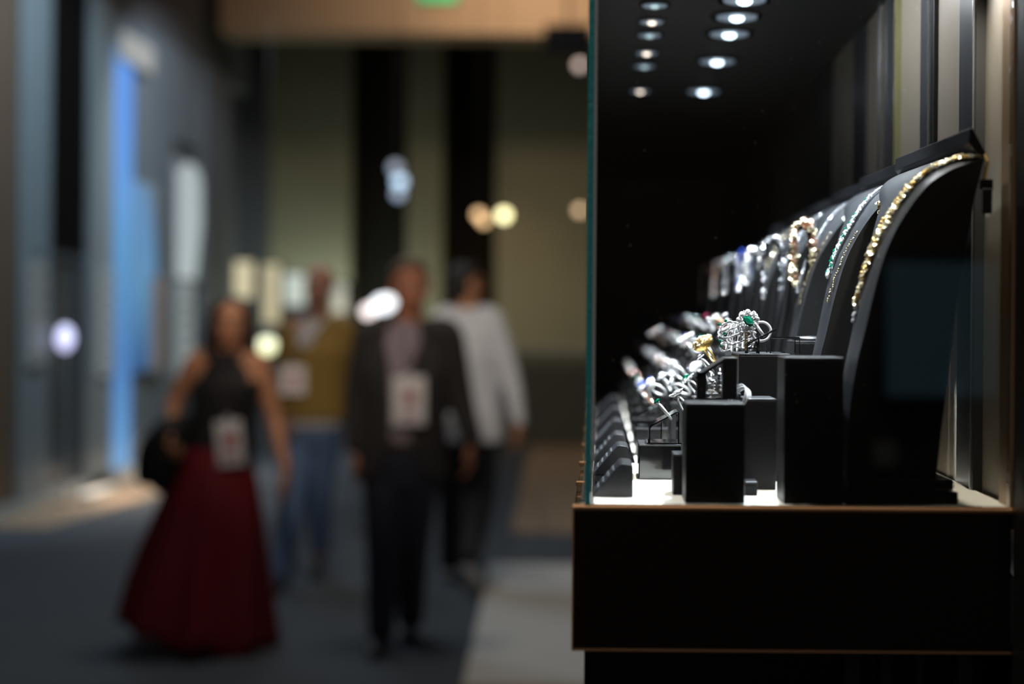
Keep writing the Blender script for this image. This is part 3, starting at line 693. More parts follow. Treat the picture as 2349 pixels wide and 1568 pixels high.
# ---- the bald man in the olive jacket
def olive_man():
    D = 8.0; base = at(712, 1344, D)
    t = empty('person', (base.x, D, 0))
    L = lambda px, py, y=0.0: Vector((at(px, py, D + y).x - base.x, y, at(px, py, D + y).z - base.z))
    hc = L(732, 665, -.02); RT = Matrix.Rotation(math.radians(-6), 3, 'Z')
    shL, shR = L(668, 762), L(790, 762)
    elL, wrL = L(652, 860, .05), L(664, 945, -.08)
    elR, wrR = L(805, 870, .06), L(812, 965, .0)
    B = Blob()
    head(B, hc, RT, 1.04)
    B.limb([hc + Vector((0, .02, -.06)), L(730, 750, .02)], [.06, .064])
    B.stack([(L(0, 1010).z, L(722, 0).x, 0, .14, .10), (L(0, 960).z, L(722, 0).x, 0, .155, .12), (L(0, 880).z, L(724, 0).x, 0, .15, .11), (L(0, 810).z, L(728, 0).x, 0, .165, .12), (L(0, 768).z, L(729, 0).x, .01, .16, .09), (L(0, 748).z, L(730, 0).x, .02, .085, .07)])
    B.limb([shL + Vector((.05, 0, 0)), shL, elL, wrL], [.055, .05, .04, .026]); B.limb([shR + Vector((-.05, 0, 0)), shR, elR, wrR], [.055, .05, .04, .026])
    hand(B, wrL, Vector((0, -.3, -1)), -1, .5, s=1.05); hand(B, wrR, Vector((0, -.1, -1)), 1, .5, s=1.05)
    hz = L(0, 1000).z
    aL, aR = Vector((L(672, 0).x, -.22, .09)), Vector((L(728, 0).x, .20, .16))
    kL, kR = Vector((L(695, 0).x, -.14, .47)), Vector((L(738, 0).x, .03, .50))
    B.limb([(L(698, 0).x, 0, hz), kL, aL], [.09, .058, .038]); B.limb([(L(748, 0).x, 0, hz), kR, aR], [.09, .058, .038])
    B.limb([aL + Vector((0, 0, -.04)), aL + Vector((0, -.14, -.06))], [.036, .026]); B.limb([aR + Vector((0, 0, -.04)), aR + Vector((0, -.13, -.10))], [.036, .026])
    B.grow('body', SK3, t, 0.0066, 3)
    face_bits(hc, RT, t, 1.04, IRIS, LIPS, HAIRB)
    S = Blob(); torso_cloth(S, L, ((985, 722, 0, .175, .13), (940, 722, 0, .172, .13), (870, 725, 0, .162, .122), (800, 728, 0, .178, .13), (772, 729, .01, .175, .104), (752, 730, .02, .115, .086), (742, 730, .02, .075, .074), (730, 730, .02, .066, .068)))
    S.grow('t_shirt', mat('grey_white_shirt', (0.38, 0.37, 0.38), 0.8), t, 0.012, 3)
    P = Blob()
    P.stack([(L(0, 1030).z, L(722, 0).x, 0, .145, .11), (L(0, 985).z, L(722, 0).x, 0, .165, .125), (L(0, 955).z, L(722, 0).x, 0, .16, .12)])
    P.limb([(L(695, 0).x, 0, hz), kL, aL], [.10, .078, .060]); P.limb([(L(750, 0).x, 0, hz), kR, aR], [.10, .078, .060])
    P.grow('jeans', mat('blue_denim', (0.035, 0.075, 0.17), 0.8, noise=(5, (0.09, 0.15, 0.26))), t, 0.011, 3)
    J = Blob()
    torso_cloth(J, L, ((962, 722, .0, .20, .148), (930, 722, 0, .196, .148), (870, 725, 0, .188, .145), (805, 728, 0, .202, .148), (772, 729, .012, .19, .115), (750, 730, .02, .12, .095), (734, 730, .02, .076, .08)))
    J.limb([shL + Vector((.05, 0, 0)), shL, elL, wrL + Vector((0, 0, .03))], [.075, .074, .062, .05]); J.limb([shR + Vector((-.05, 0, 0)), shR, elR, wrR + Vector((0, 0, .03))], [.075, .074, .062, .05])
    cx = L(724, 0).x; z0 = L(0, 800).z
    def cut(c):
        if c.z < L(0, 966).z and abs(c.x - cx) < .16: return True
        if c.y < 0 and c.z > z0: return abs(c.x - cx + .02) < .02 + (c.z - z0)*.42
        return False
    J.grow('jacket', mat('olive_mustard_cloth', (0.20, 0.125, 0.025), 0.85, bump=(120, .4, .004)), t, 0.012, 3, cut, .006)
    for a, nm in ((aL, 'shoe'), (aR, 'shoe')):
        S = Blob(); shoe(S, a, a + Vector((0, -.19, -.062 if a is aL else -.12))); S.grow(nm, mat('dark_trainer', (0.02, 0.025, 0.03), 0.5), t, 0.008, 2)
    tag(t, 'bald person in an olive mustard jacket and blue jeans walking behind the red skirt', 'person')
    bl = L(672, 848, -.19)
    badge((base.x + bl.x, D + bl.y, bl.z), lambda sx: [Vector((.02 + sx*.03, .03, .12)), Vector((.10 + sx*.06, .07, .22))], 0.05, 'white event pass with red print on the chest of the man in the olive jacket', mat('faded_red_print', (0.42, 0.10, 0.14), 0.5), .135, .155)

# ---- the man in the white shirt, seen from behind
def shirt_man():
    D = 7.9; base = at(1075, 1352, D)
    t = empty('person', (base.x, D, 0))
    L = lambda px, py, y=0.0: Vector((at(px, py, D + y).x - base.x, y, at(px, py, D + y).z - base.z))
    hc = L(1068, 660, .0); RT = Matrix.Rotation(math.radians(128), 3, 'Z')
    shL, shR = L(1015, 735), L(1128, 735)
    elL, wrL = L(1000, 860, .0), L(1008, 950, .12)
    elR, wrR = L(1172, 872, -.03), L(1190, 972, -.10)
    B = Blob()
    head(B, hc, RT, 1.03)
    B.limb([hc + Vector((0, -.01, -.06)), L(1070, 745, -.01)], [.058, .064])
    B.stack([(L(0, 1030).z, L(1085, 0).x, 0, .14, .10), (L(0, 980).z, L(1085, 0).x, 0, .155, .12), (L(0, 890).z, L(1080, 0).x, 0, .15, .11), (L(0, 810).z, L(1074, 0).x, 0, .165, .12), (L(0, 752).z, L(1071, 0).x, -.01, .16, .09), (L(0, 728).z, L(1070, 0).x, -.01, .085, .07)])
    B.limb([shL + Vector((.05, 0, 0)), shL, elL, wrL], [.055, .05, .04, .026]); B.limb([shR + Vector((-.05, 0, 0)), shR, elR, wrR], [.055, .05, .04, .026])
    hand(B, wrL, Vector((0, .2, -1)), -1, .5, s=1.05); hand(B, wrR, Vector((.02, -.1, -1)), 1, .5, s=1.05)
    hz = L(0, 1010).z
    aL, aR = Vector((L(1032, 0).x, .22, .09)), Vector((L(1098, 0).x, -.28, .21))
    kL, kR = Vector((L(1040, 0).x, .16, .48)), Vector((L(1115, 0).x, -.02, .49))
    B.limb([(L(1052, 0).x, 0, hz), kL, aL], [.09, .058, .038]); B.limb([(L(1112, 0).x, 0, hz), kR, aR], [.09, .058, .038])
    B.limb([aL + Vector((0, 0, -.04)), aL + Vector((0, .14, -.06))], [.036, .026]); B.limb([aR + Vector((0, 0, -.03)), aR + Vector((.02, .10, -.15))], [.034, .024])
    B.grow('body', SK1, t, 0.0066, 3)
    face_bits(hc, RT, t, 1.03, IRIS, LIPS, HAIRB)
    H = Blob(); H.ell(hc + RT @ Vector((0, .025, .055)), (.083, .092, .072), RT); H.ell(hc + RT @ Vector((0, .05, -.01)), (.079, .066, .085), RT); H.ell(hc + RT @ Vector((.0, -.035, .095)), (.06, .05, .028), RT)
    H.grow('hair', HAIRB, t, 0.009, 3)
    P = Blob()
    P.stack([(L(0, 1060).z, L(1085, 0).x, 0, .145, .11), (L(0, 1010).z, L(1085, 0).x, 0, .165, .125), (L(0, 965).z, L(1085, 0).x, 0, .16, .12)])
    P.limb([(L(1050, 0).x, 0, hz), kL, aL], [.10, .078, .060]); P.limb([(L(1113, 0).x, 0, hz), kR, aR], [.10, .078, .060])
    P.grow('trousers', mat('black_cotton', (0.010, 0.011, 0.014), 0.8), t, 0.011, 3)
    S = Blob()
    torso_cloth(S, L, ((1008, 1085, 0, .195, .15), (960, 1085, 0, .19, .148), (890, 1080, 0, .182, .138), (810, 1074, 0, .195, .142), (756, 1071, -.008, .182, .108), (732, 1070, -.012, .10, .085), (712, 1069, -.012, .07, .072)))
    S.limb([shL + Vector((.05, 0, 0)), shL, elL, wrL], [.072, .07, .058, .038]); S.limb([shR + Vector((-.05, 0, 0)), shR, elR, wrR], [.072, .07, .058, .038])
    S.grow('shirt', mat('white_cotton', (0.62, 0.65, 0.71), 0.8, bump=(9, .5, .02)), t, 0.012, 3)
    q = MB(); q.lathe([(.066, 0), (.072, .0), (.068, .035), (.062, .035)], n=24); o = q.build('collar', MATS['white_cotton'], t, smooth=True); o.location = L(1069, 728, -.012)
    for a, dv in ((aL, Vector((0, .19, -.062))), (aR, Vector((.045, .10, -.185)))):
        S = Blob(); shoe(S, a, a + dv); sh = S.grow('shoe', mat('white_trainer', (0.55, 0.55, 0.57), 0.5), t, 0.008, 2)
    tag(t, 'person with short black hair in a white shirt and black trousers walking away', 'person')

woman(); blazer_man(); olive_man(); shirt_man()
#%%CASE
# ------------------------------------------------------------------ the jewellery showcase
D0 = 1.09; DE = 3.7                       # near and far end
FLZ = at(1380, 1156, D0).z                # tray floor
XR = 0.316
LZ0 = at(1380, 1490, D0).z
XL = at(1316, 1156, D0).x
GX0, GX1 = at(1345, 735, D0).x, at(1358, 735, D0).x
CZ = 1.853
case = empty('jewellery_showcase', (0.15, D0, 0))
tag(case, 'long glass jewellery showcase on a glossy black ledge, lit white inside', 'display case')
def cp(name, a, b, m, parent=None, bevel=0.0):
    """part of the showcase, given in hall coordinates"""
    o = boxobj(name, a, b, m, parent or case, bevel=bevel)
    o.matrix_parent_inverse = Matrix.Translation(-case.location)
    return o
cp('ledge', (XL, D0, LZ0), (XR, DE, FLZ - 0.0045), M_BLACK, bevel=0.0012)
q = MB()
q.tube([(XL, D0 + .0012, FLZ - .0026), (XR, D0 + .0012, FLZ - .0026)], .0026, 16); q.box((XL - 0.0008, D0, FLZ - 0.0045), (XL + 0.0012, D0 + .02, FLZ - 0.0022))
q.box((XL - 0.0009, D0 - 0.0009, LZ0), (XL + 0.0003, D0 + 0.0003, FLZ - 0.004)); q.box((XL - 0.0008, D0 - 0.0008, LZ0 - 0.0006), (XR, D0 + 0.0003, LZ0 + 0.0004))
o = q.build('trim_edge', M_GOLDTRIM, case); o.matrix_parent_inverse = Matrix.Translation(-case.location)
cp('tray_floor', (XL + 0.005, D0 + 0.004, FLZ - 0.0045), (XR, DE, FLZ), M_CREAM)
cp('cabinet_base', (at(1340, 1500, 1.12).x, 1.125, 0), (XR + 0.1, DE, LZ0 - 0.0008), M_BLACK)
M_FLUTE = mat('dark_slate_batten', (0.07, 0.075, 0.10), 0.35)
for k, (a, b) in enumerate(((1934, 1976), (2016, 2046), (2096, 2122), (2190, 2230))):
    cp('batten', (at(a, 1550, 1.12).x, 1.112, 0), (at(b, 1550, 1.12).x, 1.125, LZ0 - 0.002), M_FLUTE, bevel=0.003)
# end post and back wall of taupe panels with graphite strips
cp('end_post', (at(2327, 700, 1.088).x, 1.05, 0), (XR + 0.12, 1.089, 2.3), mat('dark_post', (0.022, 0.022, 0.022), 0.5), bevel=0.002)
def bx(px): return XR * F / (px - VPX)
def bpanel(px0, px1, m, off=0.0, nm='back_panel'):
    return cp(nm, (XR + off, bx(px0), FLZ - 0.02), (XR + 0.03, bx(px1), CZ + 0.02), m)
bpanel(2324, 2240, M_BEIGE, 0.006)
cp('corner_strip', (XR - 0.002, D0 + 0.0005, FLZ), (XR + 0.01, bx(2300), CZ), mat('warm_bronze_strip', (0.42, 0.29, 0.17), 0.35, 0.6))  # warm reflection on the beige panel, put in as a coloured strip
bpanel(2240, 2234, M_FRAMEBK, -0.002, 'door_frame')
bpanel(2234, 2196, M_DARKST, 0.0, 'door_frame')
bpanel(2196, 2138, M_BEIGE, 0.004)
bpanel(2138, 2131, M_FRAMEBK, 0.0, 'door_frame')
bpanel(2131, 2102, M_DARKST, 0.002, 'door_frame')
bpanel(2102, 2054, M_BEIGE, 0.004)
bpanel(2054, 2050, M_EDGEL, -0.002, 'door_glass_edge')
bpanel(2050, 2020, M_DARKST, 0.002, 'door_frame')
bpanel(2020, 1978, M_BEIGE, 0.004)
bpanel(1978, 1950, M_DARKST, 0.002, 'door_frame')
bpanel(1950, 1900, M_BEIGE, 0.004)
cp('back_panel', (XR + 0.002, bx(1900), FLZ - 0.02), (XR + 0.03, DE, CZ + 0.02), mat('black_brown_panel', (0.012, 0.010, 0.009), 0.5))
# narrow bright seams on the strips
for px in (2237.5, 2132.5, 2018):
    y = bx(px); cp('door_seam', (XR - 0.004, y, FLZ), (XR - 0.001, y + 0.0022, CZ), mat('steel_seam', (0.5, 0.55, 0.6), 0.25, 1.0))
cp('far_end_panel', (GX0, DE, 0), (XR + 0.1, DE + 0.03, 2.3), mat('brown_black_end', (0.012, 0.008, 0.007), 0.6))
cp('canopy', (GX0, D0, CZ), (XR + 0.1, DE, CZ + 0.35), mat('canopy_black', (0.0035, 0.0035, 0.004), 0.6, spec=0.2))
cp('ticket_tray', (GX1 + 0.0004, D0 + 0.07, FLZ), (0.0268, DE, FLZ + 0.0008), M_ACRYL)  # dark strips laid over the cream floor beside the glass
cp('ticket_tray', (0.0270, 1.40, FLZ), (0.0345, DE, FLZ + 0.0008), M_ACRYL)
# glass
o = cp('side_glass', (GX0, D0, FLZ - 0.001), (GX1, DE, CZ), M_GLASS)
o = cp('end_glass', (GX1 + 0.0004, D0, FLZ), (XR - 0.003, D0 + 0.004, CZ), M_GLASS)
cp('glass_edge', (GX0, D0 - 0.0012, FLZ - 0.0005), (GX1, D0, CZ), M_EDGE)
cp('glass_seal', (GX1 + 0.0003, D0 - 0.001, FLZ), (GX1 + 0.0026, D0 + 0.0045, CZ), mat('milky_seal', (0.5, 0.56, 0.62), 0.3, bump=(500, 0.5, 0.001)))
# brass clips and grey ribs along the outer ledge
for k, D in enumerate((1.226, 1.395, 1.60, 1.83, 2.1, 2.4)):
    cp('ledge_clip', (XL - 0.0006, D - 0.003, FLZ - 0.0022), (GX0 - 0.0008, D + 0.003, FLZ + 0.0022), M_GOLDTRIM, bevel=0.0008)
cp('ledge_rib', (XL + 0.005, D0 + 0.012, FLZ - 0.0001), (GX0 - 0.0008, DE - 0.1, FLZ + 0.0012), mat('speckled_slate', (0.05, 0.052, 0.05), 0.5, bump=(500, 1.0, 0.002)))
# two rows of LED spots in the canopy
def led(x, y, m, e, col, r=0.024):
    c = empty('led_spot', (0, 0, 0)); c.parent = case; c.location = Vector((x, y, CZ)) - case.location
    q = MB(); q.lathe([(r*1.25, -0.004), (r*1.3, 0.0), (r*1.0, 0.0), (r*0.95, -0.002)], n=24, cap=False); q.build('rim', M_FRAMEBK, c)
    q = MB(); q.lathe([(r, -0.0035), (r, -0.001)], n=24); q.build('reflector', M_REFLR, c)
    q = MB(); q.ball((0, 0, -0.004), r*0.36, 2, (1, 1, .5)); q.build('lens', m, c, smooth=True)
    if e:
        d = bpy.data.lights.new('led', 'SPOT'); d.energy = e*2.0; d.color = col; d.spot_size = math.radians(78); d.spot_blend = 0.7; d.shadow_soft_size = 0.006
        l = bpy.data.objects.new('led', d); COL.objects.link(l); l.location = (x, y, CZ - 0.012)
LEDC = (0.82, 0.92, 1.0)
for y, e in ((1.13, 2.4), (1.285, 15), (1.44, 14), (1.60, 12), (1.69, 0), (1.79, 12), (1.98, 9), (2.24, 9)):
    led(at(1380, 733, 1).x + 0.158, y, M_LED, e, LEDC)
for k, y in enumerate((1.18, 1.36, 1.52, 1.63, 1.72, 1.80, 1.92, 2.02, 2.24)):
    led(0.058, y, M_LEDW if k % 2 == 0 else M_LEDT, 5 if k % 2 == 0 else 0, (1, .95, .9), 0.014)

led(0.262, 1.125, M_LEDW, 0, (1, .9, .75), .012)  # unseen fixture added for the extra wall spot, gives no beam itself
spot('wall_led', (0.306, 1.115, CZ - .02), (0.314, 1.15, FLZ), 7, (1.0, .9, .74), 90, .8, .006)  # unseen spot added to brighten the near back panel
cp('light_bar', (0.194, 1.22, CZ - .004), (0.206, 1.56, CZ), M_FRAMEBK)  # housing added for the extra lamp below
a_ = area('light_bar_glow', (0.2, 1.39, CZ - .006), .010, 0.85, (.95, .96, 1.0), (0, math.radians(-52), 0), .32)  # lamp added to even the light on the back wall
# ------------------------------------------------------------------ blocks and stands
def thing_block(px0, px1, ptop, D, depth, lab, m=M_LEATH, name='display_block', zb=None, grp=None):
    a = at(px0, 950, D).x; b = at(px1, 950, D).x; zt = at((px0+px1)/2, ptop, D).z; z0 = FLZ if zb is None else zb
    t = empty(name, ((a+b)/2, D + depth/2, z0)); w2 = (b-a)/2; h = zt - z0
    boxobj('body', (-w2, -depth/2, 0), (w2, depth/2, h - 0.0016), m, t, bevel=0.0009)
    boxobj('top_pad', (-w2, -depth/2, h - 0.0016), (w2, depth/2, h), M_LEATHTOP, t, bevel=0.0006)
    tag(t, lab, 'display block', grp)
    return t, zt
blkA, zA = thing_block(1799, 1935, 819, 1.10, 0.046, 'tallest square black block, nearest on the right beside the large necklace bust')
blkB, zB = thing_block(1573, 1710, 925, 1.10, 0.046, 'nearest low square black block, left of the tallest block')
blkC, zC = thing_block(1706, 1781, 914, 1.19, 0.045, 'middling black block with a banded ring, between the two nearest blocks')
blkD, zD = thing_block(1694, 1812, 811, 1.255, 0.075, 'wide tall black block carrying the openwork cuff', m=M_LEATH)
thing_block(1545, 1577, 1041, 1.15, 0.03, 'small low black block tucked left of the nearest low block')
thing_block(1711, 1739, 1104, 1.15, 0.02, 'tiniest black block at the foot of the middling block', m=M_LEATH)
blkE, zE = thing_block(1822, 1917, 782, 1.36, 0.06, 'tall black block with rounded top showing behind the tallest block', m=M_LEATH)
q = MB(); q.lathe([(0.0, 0.0), (0.0175, 0.0), (0.0185, 0.0015), (0.017, 0.0035), (0.0, 0.0045)], n=32)
o = q.build('padded_disc', M_LEATHTOP, None, smooth=True, loc=(at(1868, 780, 1.36).x, 1.385, zE)); tag(o, 'round padded disc lying on the tall block behind the tallest one', 'display pad')
# bare black acrylic frame between
def frame_stand(x, y, z, wd, dp, h, lab, thick=0.0011):
    t = empty('wire_stand', (x, y, z))
    q = MB()
    for sy in (0, dp):
        q.tube([(0, sy, 0), (0, sy, h), (wd, sy, h), (wd, sy, 0)], thick*0.6, 6)
    q.tube([(0, 0, h), (0, dp, h)], thick*0.6, 6); q.tube([(wd, 0, h), (wd, dp, h)], thick*0.6, 6)
    q.build('wire_frame', M_ACRYL, t)
    boxobj('clear_shelf', (0, 0, h), (wd, dp, h + 0.0012), M_ACRYL, t)
    tag(t, lab, 'display stand')
p = at(1760, 805, 1.30)
frame_stand(p.x, 1.275, zD, 0.026, 0.03, 0.0135, 'small black wire stand on the wide block behind the cuff')

# wedge ticket holders along the glass
wedge = None
def make_wedge():
    t = empty('wedge_holder', (0, 0, 0))
    q = MB(); q.prism([(-0.0325, 0.0), (0.0, 0.0), (0.0, 0.0235), (-0.002, 0.026), (-0.0085, 0.0268), (-0.0108, 0.0262), (-0.0325, 0.0012)], 0, 0.05)
    q.build('wedge', M_LEATHTOP, t, bevel=0.0008)
    q = MB()
    for k in range(4):
        x = -0.029 + k*0.004; q.box((x, 0.006, 0.0058 + k*0.0047), (x + 0.0018, 0.044, 0.0068 + k*0.0047), Matrix.Rotation(-0.85, 3, 'Y'))
    tag(q.build('markings', mat('pale_print', (0.07, 0.075, 0.085), 0.4), t), kind='stuff')
    return t
WL = ['nearest wedge ticket holder at the foot of the glass edge', 'second wedge ticket holder along the glass, just behind the nearest', 'third wedge ticket holder along the glass, below the sapphire ring', 'fourth wedge ticket holder along the glass, catching a pale sheen', 'fifth wedge ticket holder along the glass, faint and small', 'sixth wedge ticket holder along the glass, the faintest']
for k, (xr, y) in enumerate(((0.0262, 1.133), (0.0257, 1.287), (0.0245, 1.417), (0.025, 1.61), (0.025, 1.83), (0.025, 2.1))):
    t = make_wedge() if k == 0 else copy_tree(wedge)
    if k == 0: wedge = t
    t.location = (xr, y, FLZ + (0.0008 if k else 0)); tag(t, WL[k], 'ticket holder', 'wedge ticket holders along the glass')

# ------------------------------------------------------------------ rings
def band_pts(R, n=36, a0=0, a1=2*PI): return [(R*math.sin(a0 + (a1-a0)*k/n), 0, R*math.cos(a0 + (a1-a0)*k/n)) for k in range(n)]
def make_ring(name, R, metal, stone, kind, sr, lab, cat='ring', grp='rings on the slanted stands'):
    """ring standing on its band, its stone on top (+Z), hole along Y"""
    t = empty(name, (0, 0, 0))
    q = MB(); q.tube(band_pts(R), 0.0011 if R < 0.014 else 0.0016, 8, loop=True); q.build('band', metal, t, smooth=True)
    q = MB()
    if kind == 'solitaire':
        q.gem((0, 0, R + 0.002 + sr*0.5), sr, sr); q.build('stone', stone, t)
        q = MB()
        for k in range(4):
            a = PI/4 + k*PI/2; q.tube([(0, 0, R), (sr*.8*math.cos(a), sr*.8*math.sin(a), R + 0.002 + sr*0.55)], 0.0004, 5)
        q.build('claws', metal, t)
    elif kind == 'halo':
        q.gem((0, 0, R + 0.003 + sr*.3), sr*.55, sr*.6); q.build('stone', stone, t)
        q = MB()
        for k in range(11):
            a = 2*PI*k/11; q.gem((sr*.82*math.cos(a), sr*.82*math.sin(a), R + 0.0025), sr*.27, sr*.3)
        tag(q.build('halo', M_DIA, t), kind='stuff')
    elif kind == 'flower':
        for k in range(6):
            a = 2*PI*k/6; c = (sr*.62*math.cos(a), sr*.62*math.sin(a), R + 0.004)
            q.ball(c, sr*.42, 2, (1, 1, .45), Matrix.Rotation(.5, 3, (math.sin(a), -math.cos(a), 0)))
        tag(q.build('petals', M_SILV, t), kind='stuff')
        q = MB(); q.gem((0, 0, R + 0.0055), sr*.4, sr*.4); q.build('stone', stone, t)
        q = MB()
        for k in range(12):
            a = 2*PI*k/12; q.gem((sr*.95*math.cos(a), sr*.95*math.sin(a), R + 0.005), sr*.14)
        tag(q.build('pave', M_DIA, t), kind='stuff')
    elif kind == 'dome':
        q.ball((0, 0, R + sr*.25), sr, 3, (1, 1, .62)); q.tube([(0, 0, R - .004), (0, 0, R + .001)], .0026, 8); q.build('dome', stone, t, smooth=True)
        q = MB(); rnd = random.Random(3)
        for k in range(70):
            z = rnd.uniform(-.1, 1); a = rnd.uniform(0, 2*PI); rr = math.sqrt(max(0, 1-z*z))
            q.gem((sr*rr*math.cos(a), sr*rr*math.sin(a), R + sr*.25 + sr*.64*z), sr*.13)
        tag(q.build('pave', M_CHAMP if stone is M_GOLD else M_SAPP if stone is M_PEARL else M_DIA, t), kind='stuff')
    elif kind == 'bands':
        for k in range(5):
            pts = [(Vector(p_).x, (k-2)*0.0016, Vector(p_).z*(1 + .03*k)) for p_ in band_pts(R*1.04)]
            q.tube(pts, 0.0006, 6, loop=True)
        tag(q.build('pave_rows', M_DIA, t), kind='stuff')
    tag(t, lab, cat, grp)
    return t
def put(t, loc, tilt_y=0.0, tilt_x=0.0, rz=0.0):
    t.location = loc; t.rotation_euler = (tilt_x, tilt_y, rz); return t

# slanted acrylic stand on a low block
def slant_stand(x0, x1, y, z, h0, h1, dp, lab, n_slots=0, th=0.0011):
    t = empty('slanted_stand', (x0, y, z)); W = x1 - x0
    prof = [(0, 0), (0, h0*.82), (W*.05, h0), (W*.93, h1), (W*.985, h1*.97), (W, h1*.93), (W, 0)]
    outer = prof; inner = [(px_ + (th if i < 3 else -th if i > 3 else 0), pz - (th*1.1 if 1 < i < 6 else 0)) for i, (px_, pz) in enumerate(prof)]
    q = MB(); q.prism(outer + inner[::-1], 0, dp); q.build('bent_plate', M_ACRYL, t, bevel=0.0002)
    boxobj('foot_plate', (-0.002, -0.002, 0), (W + 0.002, dp + 0.002, 0.0012), M_ACRYL, t)
    q = MB(); q.tube([(W*.42, dp*.3, h0 + (h1-h0)*.38), (W*.42, dp*.3, 0.004)], th*.5, 6); q.build('rod', M_ACRYL, t)
    tag(t, lab, 'ring stand', 'slanted ring stands')
    return t
# hero stand with its base block
thing_block(1466, 1563, 1019, 1.262, 0.05, 'low glossy black block under the sharpest slanted stand', m=M_ACRYL)
pa, pb = at(1488, 1018, 1.275), at(1557, 1018, 1.275)
zb = at(1500, 1019, 1.262).z
slant_stand(pa.x, pb.x, 1.268, zb, at(1490, 974, 1.275).z - zb, at(1551, 942, 1.275).z - zb, 0.036, 'sharpest slanted black stand, carrying the small emerald solitaire')
def lay(t, px, py, D, tilt, tx=0.0, rz=0.0):
    """ring whose head shows at (px, py)"""
    R_ = 0.0; p_ = at(px, py, D)
    t.rotation_mode = 'ZYX'; t.rotation_euler = (tx, tilt, PI/2 + rz*.5)
    m_ = Matrix.Rotation(tx, 3, 'X') @ Matrix.Rotation(tilt, 3, 'Y') @ Matrix.Rotation(PI/2 + rz*.5, 3, 'Z')
    t.location = p_ - m_ @ Vector((0, 0, t['hd'])); del t['hd']
    return t
def ring_at(px, py, D, tilt, R, metal, stone, kind, sr, lab, tx=0.0, rz=0.0, grp='rings on the slanted stands'):
    t = make_ring('ring', R, metal, stone, kind, sr, lab, grp=grp); t['hd'] = R + 0.003
    return lay(t, px, py, D, tilt, tx, rz)
ring_at(1508, 921, 1.27, math.radians(-38), 0.0085, M_SILV, M_EMER, 'solitaire', 0.0036, 'small emerald solitaire ring with slim band on the sharpest slanted stand', rz=0.15)
ring_at(1553, 904, 1.29, math.radians(-30), 0.009, M_SILV, M_DIA, 'flower', 0.0072, 'white gold leaf cluster ring just right of the emerald solitaire', rz=.5)
ring_at(1576, 868, 1.36, math.radians(-40), 0.009, M_SILV, M_EMER, 'halo', 0.0075, 'emerald and diamond ring under the slanted top left of the wide block', rz=.6)
ring_at(1594, 842, 1.52, math.radians(-40), 0.010, M_SILV, M_DIA, 'dome', 0.0085, 'white round cocktail ring left of the slanted top', rz=.3)
ring_at(1487, 880, 1.50, math.radians(-60), 0.009, M_SILV, M_PEARL, 'dome', 0.0085, 'white domed ring set with blue sapphires, furthest left in the cluster', rz=1.0)
ring_at(1518, 862, 1.52, math.radians(-35), 0.009, M_SILV, M_DIA, 'halo', 0.0065, 'tall diamond ring right of the white domed ring', rz=.2)
ring_at(1542, 879, 1.48, math.radians(-60), 0.009, M_SILV, M_DIA, 'solitaire', 0.005, 'diamond solitaire lying on the slanted frame top', rz=.8)

# slanted stand on the near low block, seen side on, with thick dark legs
t = empty('slanted_stand', (at(1592, 920, 1.16).x, 1.155, zB))
W = at(1690, 920, 1.16).x - at(1592, 920, 1.16).x; h1 = at(1680, 820, 1.16).z - zB; h0 = at(1592, 862, 1.16).z - zB
q = MB(); q.prism([(0, h0 - .001), (0.001, h0), (W*.72, h1), (W, h1), (W, h1 - .0015), (W*.74, h1 - .0022), (0.002, h0 - .003)], 0, 0.035); q.build('sloped_top', M_LEATHTOP, t, bevel=0.0004)
boxobj('leg', (W*.66, 0.0, 0), (W*.99, 0.012, h1 - .001), M_LEATH, t, bevel=0.0006)
boxobj('leg', (W*.06, 0.0, 0), (W*.28, 0.012, h0 + .0035), M_LEATH, t, bevel=0.0006)
boxobj('foot_plate', (0, 0, 0), (W, 0.035, 0.0012), M_ACRYL, t)
tag(t, 'broad slanted black stand on thick legs above the nearest low block', 'ring stand', 'slanted ring stands')
zs = zB
blkF, zF = thing_block(1600, 1700, 902, 1.22, 0.04, 'black block behind the thick legged slanted stand')

# dangling earrings between the legs
def earring(px, py0, py1, D, metals, lab):
    p0_ = at(px, py0, D); p1_ = at(px, py1, D); t = empty('drop_earring', p0_); L_ = p0_.z - p1_.z
    q = MB(); rnd = random.Random(px)
    n_ = 9
    for k in range(n_):
        f = k/(n_-1); q.gem((rnd.uniform(-1, 1)*.0015, rnd.uniform(-1, 1)*.002, -L_*f), .0018 + .0012*math.sin(PI*f), .002)
    tag(q.build('stones', metals[0], t), kind='stuff')
    q = MB(); q.gem((0, 0, -L_*.95), .0034, .0034); q.build('drop', metals[1], t)
    q = MB(); q.tube([(0, 0, 0.002), (0, 0.002, 0.004), (0, 0.005, 0.001)], .0004, 5); q.build('hook', M_SILV, t)
    tag(t, lab, 'earring')
earring(1652, 856, 900, 1.19, (M_DIA, M_CHAMP), 'drop earring of white and yellow stones hanging between the thick legs')
earring(1632, 868, 898, 1.21, (M_DIA, M_SILV), 'fine dark drop earring left of the white and yellow one')

# rings on the blocks
ring_at(1712, 882, 1.20, math.radians(25), 0.0105, M_SILV, M_DIA, 'bands', 0.005, 'wide banded diamond ring leaning on the middling block', rz=.9, grp='rings on blocks')
ring_at(1612, 786, 1.34, math.radians(-32), 0.0095, M_GOLD, M_GOLD, 'dome', 0.0105, 'large yellow gold mushroom shaped ring', grp='rings on blocks', rz=.3)
ring_at(1606, 818, 1.29, math.radians(-38), 0.0085, M_SILV, M_DIA, 'halo', 0.004, 'slim diamond ring just below the gold mushroom ring', grp='rings on blocks', rz=0.3)
ring_at(1573, 778, 1.60, math.radians(-30), 0.0095, M_SILV, M_CHAMP, 'flower', 0.0105, 'openwork flower ring left of the gold mushroom ring', grp='rings on blocks')
